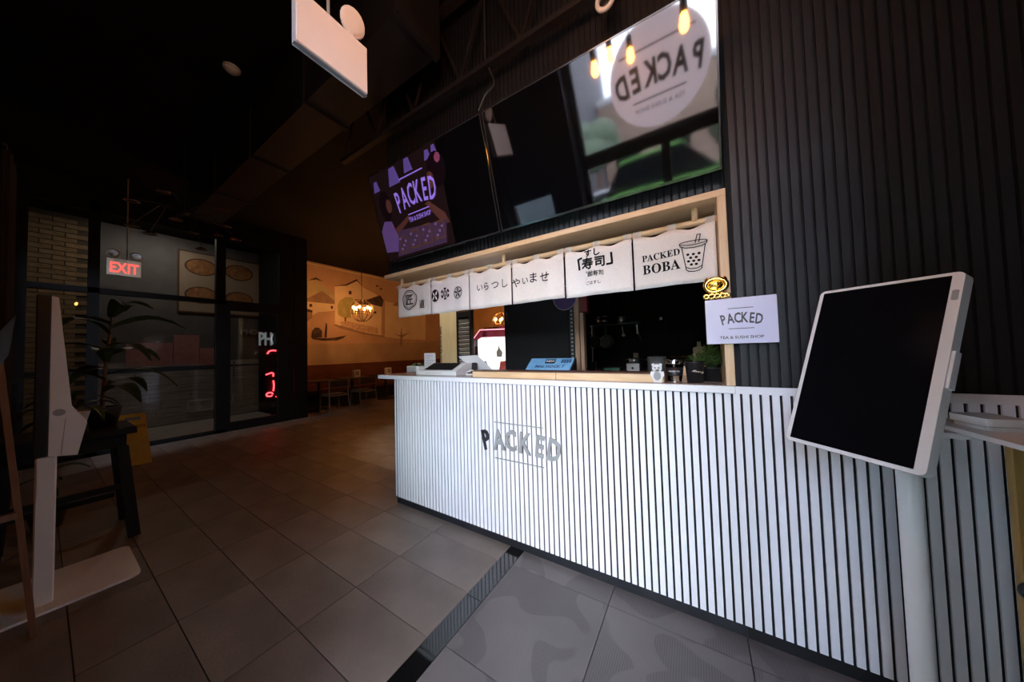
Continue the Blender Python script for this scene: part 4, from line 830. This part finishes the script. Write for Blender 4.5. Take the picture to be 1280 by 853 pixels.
def table(x, y, label):
    t = thing('dining_table', label, 'table', (x, y, 0), (0, 0, 0), 'tables by the mural')
    obj('tabletop', MB().box((-.35, -.32, .72), (.35, .32, .75), bevel=.006), 'chair_dark', t, local=True); obj('column', MB().cyl((0, 0, .03), (0, 0, .72), .035), 'black_plastic', t, local=True); obj('base', MB().cyl((0, 0, 0), (0, 0, .03), .26, .22, 24), 'black_plastic', t, local=True)
table(-8.15, 2.0, 'dark dining table at the noodle shop end of bench'); table(-8.15, 2.85, 'dark dining table with napkin box, middle of the bench'); table(-8.15, 3.9, 'dark dining table half hidden by the counter end')
def napkin(x, y, label):
    t = thing('napkin_box', label, 'napkin holder', (x, y, .75), group='napkin holders on the dining tables'); obj('box', MB().box((x-.05, y-.09, .75), (x+.05, y+.09, .95), bevel=.006), 'white_plastic', t); obj('napkin', MB().box((x+.0505, y-.05, .80), (x+.053, y+.05, .92)), 'grey_plastic', t)
napkin(-8.1, 2.95, 'pale napkin box on the middle dining table'); napkin(-8.1, 3.95, 'pale napkin box just above the counter end')
# globe chandeliers
M['bronze'] = mat('bronze', (.06, .04, .025), .4, .8, col2=(.08, .055, .035), scale=12); M['candle'] = mat('candle_sleeve', (.8, .7, .5), .6, col2=(.82, .72, .52), scale=9)
def globe(x, y, z, R, label):
    t = thing('globe_chandelier', label, 'chandelier', (x, y, z), group='globe chandeliers of the dining room'); cz = z
    for a in range(4):
        obj('hoop', MB().tube([(x+R*math.cos(q*2*PI/28)*math.cos(a*PI/4), y+R*math.cos(q*2*PI/28)*math.sin(a*PI/4), cz+R*1.05*math.sin(q*2*PI/28)) for q in range(28)], .009, 6, True), 'bronze', t)
    obj('ring', MB().tube([(x+R*.72*math.cos(q*2*PI/24), y+R*.72*math.sin(q*2*PI/24), cz-.05) for q in range(24)], .010, 6, True), 'bronze', t)
    obj('stem', MB().cyl((x, y, cz-R*1.05), (x, y, CEIL), .009, seg=8), 'bronze', t)
    for k in range(6):
        a = 2*PI*k/6+.2; px, py = x+R*.72*math.cos(a), y+R*.72*math.sin(a)
        obj('candle', MB().cyl((px, py, cz-.05), (px, py, cz+.035), .012, seg=8), 'candle', t); obj('bulb', MB().lathe([(0, 0), (.020, .016), (.024, .036), (.013, .066), (0, .082)], (px, py, cz+.035), 10).smooth(), 'bulb_far', t)
globe(-7.5, 2.77, 2.55, .28, 'lit globe chandelier of candle bulbs before the mural'); globe(-5.2, 6.0, 2.30, .28, 'lit globe chandelier seen through opening above the lit cabinet')

# ================================================================== SELF-ORDER KIOSKS
kr = thing('order_kiosk', 'white self-order kiosk with tilted black screen at right', 'kiosk', (.54, -.32, 0))
TL, TR, BL = Vector((.425, -.168, 1.552)), Vector((.648, -.405, 1.546)), Vector((.271, -.293, 1.008))
ex = (TR-TL).normalized(); ey = (TL-BL); HH = ey.length; ey -= ex*ey.dot(ex); ey.normalize(); ez = ex.cross(ey); WW = (TR-TL).length
KM = Matrix((ex, ey, ez)).transposed().to_4x4(); KM.translation = BL
def rrect(x0, y0, x1, y1, r, n=5):
    out = []
    for cx, cy, a0 in ((x1-r, y0+r, -90), (x1-r, y1-r, 0), (x0+r, y1-r, 90), (x0+r, y0+r, 180)):
        for k in range(n+1):
            a = math.radians(a0+90*k/n); out.append((cx+r*math.cos(a), cy+r*math.sin(a)))
    return out
obj('head', MB().prism(rrect(0, 0, WW, HH, .016), .034, KM @ T(0, 0, -.034)).smooth(30), 'kiosk_white', kr)
obj('screen', MB().prism(rrect(.012, .012, WW-.022, HH-.010, .002, 2), .0008, KM), 'screen_off', kr)
obj('rear_housing', MB().prism(rrect(.05, .08, WW-.04, HH-.12, .02), .04, KM @ T(0, 0, -.074)).smooth(30), 'kiosk_white', kr)
obj('card_slot', MB().box((WW, HH*.42, -.03), (WW+.006, HH*.60, -.006), KM), 'kiosk_white', kr)
obj('camera_badge', MB().prism(rrect(WW-.017, HH-.085, WW-.005, HH-.055, .003, 2), .001, KM), 'grey_plastic', kr)
obj('pole', MB().cyl((.545, -.325, .012), (.545, -.325, 1.20), .0262, seg=24).smooth(), 'kiosk_white', kr); obj('base', MB().prism(rrect(-.17, -.17, .17, .17, .03), .012, T(.545, -.325, 0)), 'kiosk_white', kr)
obj('shelf', MB().prism([(.625, -.165), (.668, -.50), (.86, -.46), (.80, -.13)], .013, T(0, 0, 1.082)), 'kiosk_white', kr); obj('shelf_arm', MB().beam((.56, -.31, 1.073), (.70, -.29, 1.073), .05, .016), 'kiosk_white', kr)
cr_ = thing('card_reader', 'small white card reader resting on right kiosk side shelf', 'card reader', (.722, -.272, 1.0952), (0, 0, math.radians(-76)))
obj('shell', MB().prism(rrect(-.052, -.046, .052, .046, .014), .021, T(0, 0, .013)).smooth(30), 'white_plastic', cr_, local=True); obj('base', MB().prism(rrect(-.046, -.040, .046, .040, .012), .010, T(0, 0, 0)), 'white_plastic', cr_, local=True); obj('gap_band', MB().prism(rrect(-.043, -.037, .043, .037, .012), .003, T(0, 0, .010)), 'grey_plastic', cr_, local=True)
yp = thing('ochre_board', 'ochre wooden board with black knob at far right edge', 'board', (.86, -.19, 0))
obj('board', MB().box((.795, -.20, 0), (.93, -.175, 1.03), bevel=.003), mat('ochre_wood', (.40, .23, .06), .55, col2=(.48, .29, .09), scale=5, stretch=(10, 10, 1)), yp)
obj('knob', MB().lathe([(.012, 0), (.012, .012), (.030, .018), (.030, .034), (.018, .042), (0, .043)], seg=18, m=T(.805, -.20, .617) @ FR).smooth(), 'black_plastic', yp); obj('screw', MB().lathe([(0, 0), (.006, 0), (.005, .003), (0, .004)], seg=10, m=T(.803, -.20, .47) @ FR), 'steel', yp)

kl = thing('order_kiosk', 'pale self-order kiosk seen side-on by the dark left window', 'kiosk', (-3.3, -1.7, 0))
Y3 = lambda x: T(x, 0, 0) @ FX
obj('body', MB().prism([(-1.716, 1.755), (-1.716, .832), (-1.622, .815), (-1.591, 1.0), (-1.644, 1.106), (-1.694, 1.748)], .32, Y3(-3.47)).smooth(20), 'kiosk_white', kl)
obj('screen', MB().box((-3.475, -1.763, .835), (-3.147, -1.7165, 1.758), bevel=.004), 'black_plastic', kl)
obj('badge', MB().prism(ell(-1.685, 1.077, .021, .020, 18), .002, Y3(-3.150)), 'grey_plastic', kl); obj('seam', MB().beam((-3.149, -1.664, 1.04), (-3.149, -1.676, .83), .002, .0025), 'grey_plastic', kl)
obj('pole', MB().box((-3.30, -1.756, .012), (-3.152, -1.688, .83), bevel=.006), 'kiosk_white', kl); obj('base', MB().prism(rrect(-3.60, -1.95, -3.06, -1.385, .05), .014, T(0, 0, 0)), 'kiosk_white', kl)

# ================================================================== LEFT SIDE: table, plants, wet-floor sign, easel, curtain
t = thing('black_side_table', 'low black wooden table behind the left kiosk', 'table', (-4.0, -1.62, 0))
obj('tabletop', MB().box((-4.32, -1.93, .80), (-3.76, -1.335, .845), bevel=.004), 'black_paint', t); obj('apron', MB().box((-4.26, -1.88, .70), (-3.82, -1.38, .80)), 'black_paint', t)
for sx in (0, 1):
    for sy in (0, 1): obj('leg', MB().beam((-4.24+.40*sx, -1.86+.46*sy, .70), (-4.28+.49*sx, -1.90+.56*sy, 0), .06, .06), 'black_paint', t)
obj('stretcher', MB().box((-3.83, -1.86, .38), (-3.80, -1.40, .42)), 'black_paint', t); obj('stretcher', MB().box((-4.25, -1.86, .22), (-4.22, -1.40, .26)), 'black_paint', t)
lf = MB(); n = 7; A = []; B = []; Cc = []
for i in range(n):
    u = i/(n-1); wd = .045*math.sin(PI*min(1, u*.9+.08))**.8; z = .10*math.sin(u*2.2)-.12*u*u
    A.append(lf.bm.verts.new((u*.34, -wd, z+.012))); Cc.append(lf.bm.verts.new((u*.34, 0, z))); B.append(lf.bm.verts.new((u*.34, wd, z+.012)))
for i in range(n-1): lf.bm.faces.new((A[i], A[i+1], Cc[i+1], Cc[i])); lf.bm.faces.new((Cc[i], Cc[i+1], B[i+1], B[i]))
leaf_me = mesh_of(lf, 'leaf')
def plant(x, y, z, label, name, h, leaves, potm='pot_black', lm=1):
    t = thing(name, label, 'potted plant', (x, y, z)); obj('pot', MB().lathe([(0, 0), (.07, 0), (.10, .15), (.105, .16), (.09, .16), (.085, .14), (0, .14)], (x, y, z), 20).smooth(), potm, t)
    obj('stem', MB().tube([(x, y, z+.14), (x+.015, y+.01, z+h*.5), (x+.01, y+.04, z+h)], [.014, .011, .007], 8), 'walnut', t)
    for k in range(leaves):
        u = .30+.70*k/max(1, leaves-1); a = k*2.4+random.random()*.5; s = (.8+.5*random.random())*lm
        o = place('leaf', leaf_me, (x+.013, y+.03*u, z+h*u), t); o.rotation_euler = (random.uniform(-.3, .3), random.uniform(-.35, .35), a); o.scale = (s, s, s)
    return t
plant(-4.05, -1.48, .845, 'tall dark leafy plant on the black table behind kiosk', 'potted_dracaena', .92, 15); plant(-3.92, -1.64, .845, 'short bushy plant on the black table beside tall plant', 'potted_pothos', .26, 14, 'kiosk_white', .62)
plant(-4.62, -1.70, .0, 'low green plant on the floor glimpsed left of kiosk', 'potted_fern', 1.05, 16, 'pot_black', .5)
wf = thing('wet_floor_sign', 'yellow folding wet floor sign standing behind black table', 'floor sign', (-6.4, -1.1, 0))
def leg_panel(dx):
    b = MB(); zt = .66; m = T(-6.4, -1.09, zt) @ Matrix.Rotation(math.radians(dx), 4, 'Y') @ FX
    b.prism([(-.15, -.67), (.15, -.67), (.11, -.09), (-.11, -.09)], .02, m); b.prism([(-.11, -.09), (-.07, -.09), (-.065, -.035), (-.11, -.035)], .02, m); b.prism([(.07, -.09), (.11, -.09), (.11, -.035), (.065, -.035)], .02, m); b.prism([(-.11, -.035), (.11, -.035), (.10, 0), (-.10, 0)], .02, m)
    return b
obj('front_panel', leg_panel(-14), 'yellow', wf); obj('rear_panel', leg_panel(14), 'yellow', wf); obj('warning_lettering', MB().text('CAUTION', .05, T(-6.4, -1.09, .66) @ Matrix.Rotation(math.radians(-14), 4, 'Y') @ FX @ T(0, -.17, .021), .01, .9, .001), 'ink', wf)
es = thing('wooden_easel', 'brown wooden easel holding a dark board at left edge', 'easel', (-2.95, -1.83, 0))
M['easel_wood'] = mat('easel_wood', (.16, .075, .035), .5, col2=(.21, .10, .05), scale=6, stretch=(10, 10, 1))
for p, q in (((-2.95, -1.86, 1.45), (-2.86, -1.745, 0)), ((-2.95, -1.88, 1.45), (-2.80, -1.86, 0)), ((-3.0, -1.89, 1.45), (-3.30, -1.96, .02))): obj('leg', MB().beam(p, q, .035, .02), 'easel_wood', es)
obj('ledge', MB().beam((-2.87, -1.80, .62), (-2.85, -1.89, .62), .03, .03), 'easel_wood', es); obj('board', slab(MB(), [(-2.905, -1.90, 1.42), (-2.93, -1.815, 1.62), (-2.93, -1.83, 1.42), (-2.905, -1.91, 1.18)], .012), 'black_plastic', es)
cu = thing('dark_curtain', 'gathered dark brown curtain hanging beside the far left window', 'curtain', (-5.0, -1.9, .2))
mb = MB(); row0 = []; row1 = []
for k in range(25):
    x = -5.50+.025*k; y = -1.93+.035*math.sin(k*1.9)+.01*math.sin(k*.7); row0.append(mb.bm.verts.new((x, y, 3.2))); row1.append(mb.bm.verts.new((x+.01*math.sin(k), y*1.0+.006*math.sin(k*2), .25)))
for k in range(24): mb.bm.faces.new((row0[k], row1[k], row1[k+1], row0[k+1]))
bmesh.ops.solidify(mb.bm, geom=mb.bm.faces[:], thickness=.006); obj('cloth', mb, mat('curtain_brown', (.07, .05, .045), .85, col2=(.12, .09, .08), scale=5, stretch=(14, 14, .6)), cu); obj('rail', MB().cyl((-5.6, -1.93, 3.21), (-4.82, -1.93, 3.21), .012), 'dark_steel', cu)
obj('rail_bracket', MB().box((-5.56, -2.05, 3.2), (-5.54, -1.93, 3.22)), 'dark_steel', cu)

# ================================================================== CEILING
M['exit_face'] = mat('exit_face', (.7, .62, .56), .5, emit=(1, .80, .70), es=.035, col2=(.74, .66, .6), scale=5)
def emergency_sign(x, y0, y1, z0, z1, label, letters, hx):
    ym = (y0+y1)/2; t = thing('exit_sign', label, 'exit sign', (x, ym, z0))
    obj('housing', MB().box((x-.045, y0, z0), (x, y1, z1), bevel=.004), 'kiosk_white', t)
    obj('edge_band', MB().box((x-.030, y0-.003, z0-.003), (x-.012, y1+.003, z0)), 'grey_plastic', t)
    obj('rod', MB().cyl((x-.022, ym+hx, z1), (x-.022, ym+hx, CEIL), .007, seg=8), 'grey_plastic', t)
    heads = ((y0+.05, 1), (y1-.05, 1)) if letters else ((y1-.07, 1),)
    for y, s in heads:
        q = obj('lamp_head', MB().lathe([(.02, -.045), (.055, -.01), (.062, .0), (.058, .008), (0, .012)], seg=18, m=T(x-.01, y, z1+.075) @ Matrix.Rotation(.35, 4, 'Y') @ FX).smooth(), 'kiosk_white', t); obj('lamp_lens', MB().lathe([(0, .013), (.045, .012)], seg=16, m=T(x-.008, y, z1+.075) @ Matrix.Rotation(.35, 4, 'Y') @ FX), 'chrome' if letters else 'kiosk_white', q, fix=False)
        obj('lamp_stem', MB().cyl((x-.022, y, z1), (x-.022, y, z1+.05), .010, seg=8), 'kiosk_white', t)
    if letters:
        obj('lit_face', MB().box((x, y0+.006, z0+.006), (x+.0012, y1-.006, z1-.006)), 'exit_face', t)
        for ch, y in zip('EXIT', (-.095, -.025, .035, .085)): obj('letter', MB().text(ch, .20, T(x+.002, ym+y*1.05, (z0+z1)/2-.006) @ FX, .014, .60, .002), 'red_glow', t)
        obj('black_slot', MB().box((x, ym-.10, z1-.028), (x+.0022, ym+.02, z1-.02)), 'black_plastic', t)
    return t
emergency_sign(-6.95, -1.275, -.97, 2.60, 2.84, 'red lit EXIT sign with two lamp heads hanging at left', True, .02)
emergency_sign(-1.37, -1.195, -.875, 2.70, 2.945, 'plain back of a hanging exit sign with one lamp head', False, -.02)
dk = thing('air_duct', 'long black rectangular air duct under the dark ceiling', 'duct', (-3.8, -.4, 3.5))
M['duct'] = mat('duct_black', (.010, .009, .008), .6, col2=(.014, .0125, .012), scale=3)
for k in range(4): obj('duct_section', MB().box((-6.3+1.2*k, -.60, 3.5), (-5.105+1.2*k, -.26, CEIL-.02)), 'duct', dk)
obj('end_cap', MB().box((-1.50, -.61, 3.49), (-1.47, -.25, CEIL-.02)), 'duct', dk)
for k in range(5): obj('flange', MB().box((-6.31+1.2*k-.012, -.615, 3.485), (-6.31+1.2*k+.012, -.245, CEIL-.015)), 'duct', dk)
js = thing('roof_truss', 'dark open-web steel truss above the televisions', 'truss', (-1, -.12, 3.4))
M['steel_dark'] = mat('painted_truss', (.014, .011, .010), .6, col2=(.02, .016, .014), scale=12)
obj('bottom_chord', MB().box((-3.0, -.15, 3.34), (1.48, -.10, 3.375)), 'steel_dark', js); obj('top_chord', MB().box((-3.0, -.15, CEIL-.06), (1.48, -.10, CEIL)), 'steel_dark', js)
for k in range(8): obj('web', MB().beam((-2.95+.52*k, -.125, 3.37), (-2.69+.52*k, -.125, CEIL-.05), .018, .018), 'steel_dark', js); obj('web', MB().beam((-2.69+.52*k, -.125, CEIL-.05), (-2.43+.52*k, -.125, 3.37), .018, .018), 'steel_dark', js)
def smoke(x, y, label):
    t = thing('smoke_detector', label, 'smoke detector', (x, y, CEIL-.05)); obj('base', MB().cyl((x, y, CEIL-.018), (x, y, CEIL), .062, seg=20), 'kiosk_white', t); obj('cover', MB().lathe([(0, -.05), (.035, -.048), (.052, -.03), (.055, -.018)], (x, y, CEIL), 20).smooth(), 'kiosk_white', t)
smoke(-3.52, -.85, 'pale round smoke detector alone on the black ceiling')
sc_ = thing('security_camera', 'pale ring security camera hanging above the right television', 'camera', (-.33, -.10, 3.2))
obj('ring', MB().tube([(-.33+.042*math.cos(2*PI*k/22), -.165, 3.235+.050*math.sin(2*PI*k/22)) for k in range(22)], .013, 8, True).smooth(), 'kiosk_white', sc_); obj('lens', MB().sphere((-.33, -.150, 3.235), (.036, .02, .04)).smooth(), 'black_plastic', sc_); obj('body', MB().cyl((-.33, -.15, 3.235), (-.33, -.10, 3.30), .03), 'black_plastic', sc_); obj('stem', MB().cyl((-.33, -.10, 3.30), (-.33, -.115, 3.345), .012), 'black_plastic', sc_)
ch = thing('branch_chandelier', 'dark branching chandelier with many small shallow metal shades', 'chandelier', (-5.2, -.85, 3.0))
obj('stem', MB().cyl((-5.2, -.85, 3.15), (-5.2, -.85, CEIL), .010, seg=8), 'black_plastic', ch); obj('hub', MB().sphere((-5.2, -.85, 3.15), .04).smooth(), 'black_plastic', ch)
M['bronze_shade'] = mat('bronze_shade', (.32, .24, .18), .25, .9, col2=(.4, .3, .22), scale=18)
for k, (y, z) in enumerate(((-1.24, 3.13), (-1.03, 3.29), (-1.22, 2.90), (-1.12, 2.78), (-.92, 3.03), (-.75, 2.97), (-.53, 3.27), (-.46, 3.13), (-.53, 2.99), (-.42, 2.92), (-.67, 2.78))):
    x = -5.2+.16*math.sin(k*2.3); a = obj('arm', MB().tube([(-5.2, -.85, 3.15), ((x-5.2)/2, (y-.85)/2, max(z, 3.15)+.04), (x, y, z+.03)], .005, 6), 'black_plastic', ch)
    obj('shade', MB().lathe([(.012, .03), (.03, .022), (.06, 0), (.057, -.001), (.028, .017), (0, .022)], (x, y, z), 16).smooth(), 'bronze_shade', a)
# four amber pendants in front of the window (they show in the television)
def pendant(x, y, z, label):
    t = thing('pendant_lamp', label, 'pendant lamp', (x, y, z), group='amber bulb pendants near the storefront'); obj('cord', MB().cyl((x, y, z+.12), (x, y, CEIL), .004, seg=6), 'black_plastic', t); obj('socket', MB().cyl((x, y, z+.05), (x, y, z+.13), .022, .018), 'black_plastic', t)
    obj('bulb', MB().lathe([(0, -.046), (.015, -.040), (.025, -.018), (.023, .01), (.015, .045), (.014, .05), (0, .05)], (x, y, z), 14).smooth(), 'bulb', t)
pendant(-.557, -1.25, 3.0, 'amber bulb pendant farthest left in the television reflection'); pendant(-.439, -1.25, 3.03, 'amber bulb pendant second from left in television reflection'); pendant(-.34, -1.6, 3.045, 'amber bulb pendant nearest the round window sign'); pendant(.03, -1.0, 2.945, 'amber bulb pendant farthest right in television reflection')
# round window sign (reflected in the right television)
M['vinyl'] = mat('sign_added_glow', (.80, .74, .80), .5, emit=(.82, .74, .88), es=1.0, col2=(.82, .76, .82), scale=4)  # glow put into the disc so it shows bright in the television
rs_ = thing('round_window_sign', 'round white PACKED sign hanging inside the storefront window', 'sign', (-.18, -2.0, 2.52))
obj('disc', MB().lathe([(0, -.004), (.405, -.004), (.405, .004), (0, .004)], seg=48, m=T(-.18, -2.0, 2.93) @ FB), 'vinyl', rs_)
for q, c_ in enumerate('PACKED'): obj('letter', MB().text(c_, .26, T(-.18+.122*(2.5-q), -1.993, 2.945-.005*(q-2.5)**2) @ FB @ Matrix.Rotation(math.radians(8-3.2*q), 4, 'Z'), .036, .62, .004), 'sign_grey', rs_)
for z, w_ in ((3.13, .30), (2.76, .22)): obj('bar', MB().box((-.18-w_, -1.9955, z-.006), (-.18+w_, -1.99, z+.006)), 'sign_grey', rs_)
obj('small_lettering', MB().text('TEA & SUSHI SHOP', .05, T(-.18, -1.994, 2.69) @ FB, .003, 1, .002), 'sign_grey', rs_)
for x in (-.4, .04): obj('hanging_wire', MB().cyl((x, -2.0, 3.26), (x, -2.0, CEIL), .002, seg=5), 'dark_steel', rs_)

# ================================================================== STREET OUTSIDE (seen in the televisions)
st_ = struct('street', MB().box((-30, -60, -.14), (30, -2.2, -.10)), 'asphalt'); obj('pavement', MB().box((-30, -4.6, -.10), (30, -2.2, -.02)), mat('pavement', (.30, .29, .28), .9, col2=(.36, .35, .34), scale=5), st_)
M['street_leaf'] = mat('street_leaf', (.06, .085, .045), .7, col2=(.10, .13, .07), scale=4)
M['tyre'] = mat('tyre', (.01, .01, .01), .8, col2=(.015, .015, .015), scale=20)
def car(x, y, col, label, rz=0, hs=1):
    t = thing('van' if hs > 1 else 'car', label, 'van' if hs > 1 else 'car', (x, y, -.10), (0, 0, rz), 'vehicles parked across the street'); m = mat('car_paint', col, .3, coat=.6, col2=tuple(c*1.05 for c in col), scale=3)
    side = [(-2.15, .35), (-2.2, .7), (-2.05, .88), (-1.3, .98), (1.1, .96), (2.05, .80), (2.2, .55), (2.15, .32)]
    obj('body', MB().prism(side, 1.76, T(0, .88, 0) @ FR), m, t, local=True); obj('cabin', MB().prism([(-1.7, .95), (-1.2, 1.42), (.35, 1.45), (1.15, .95)], 1.5, T(0, .75, 0) @ FR), 'screen_off', t, local=True); obj('roof', MB().prism([(-1.28, 1.40), (-1.15, 1.46), (.30, 1.485), (.45, 1.42)], 1.46, T(0, .73, 0) @ FR), m, t, local=True)
    t.scale = (1, 1, hs)
    for wx in (-1.35, 1.35):
        for wy in (-.78, .78): obj('wheel', MB().cyl((wx, wy-.1, .32), (wx, wy+.1, .32), .32, seg=18), 'tyre', t, local=True)
car(-.4, -9.0, (.12, .28, .06), 'bright green van parked straight out from the storefront window', 0, 1.62); car(-5.6, -6.9, (.035, .32, .28), 'teal van parked outside, left of the green one', 0, 1.55); car(4.9, -8.6, (.55, .03, .08), 'red car parked across the street to the right'); car(-2.6, -12.8, (.62, .63, .65), 'silver car parked across the street behind the green'); car(-7.9, -11.8, (.70, .70, .70), 'white car parked farthest left across the street')
tb = thing('sky_blocking_tower', 'tall dark grey tower added on the left to block sky', 'building', (-24, -17, -.1)); obj('walls', MB().box((-44, -30, -.1), (-5.5, -16, 24)), mat('tower_grey', (.10, .092, .095), .85, col2=(.13, .122, .126), scale=2), tb)  # tower added to keep sky light off the right end of the counter
for k in range(10):
    for j in range(5): obj('window', MB().box((-24+1.8*k, -16.03, 2+3.2*j), (-22.8+1.8*k, -15.98, 4+3.2*j)), 'screen_off', tb)
bl = thing('street_building', 'long brown brick building across the street', 'building', (0, -26, -.1)); obj('facade', MB().box((-5.4, -32, -.1), (24, -26, 6.0)), mat('facade_brown', (.30, .19, .13), .85, col2=(.40, .27, .19), scale=2), bl); obj('cornice', MB().box((-5.4, -32, 6.0), (24.2, -25.8, 6.4)), mat('cornice', (.5, .48, .45), .8, col2=(.54, .52, .49), scale=4), bl)
for k in range(8): obj('window', MB().box((-4.6+3.2*k, -26.03, 1.2), (-2.8+3.2*k, -25.98, 3.2)), 'screen_off', bl)
for x, y, s, l in ((-3.6, -14.8, .9, 'green street tree across the street on the left'), (2.5, -21, 1.15, 'green street tree across the street on the right')):
    t = thing('street_tree', l, 'tree', (x, y, -.1)); obj('trunk', MB().cyl((x, y, -.1), (x, y, 2.2), .16, .11), 'walnut', t); mb = MB()
    for k in range(7): mb.sphere((x+random.uniform(-.9, .9)*s, y+random.uniform(-.7, .7), 2.9+random.uniform(-.5, .9)*s), (1.0*s, 1.0, .8*s), 10, 7)
    obj('crown', mb.smooth(80), 'street_leaf', t)
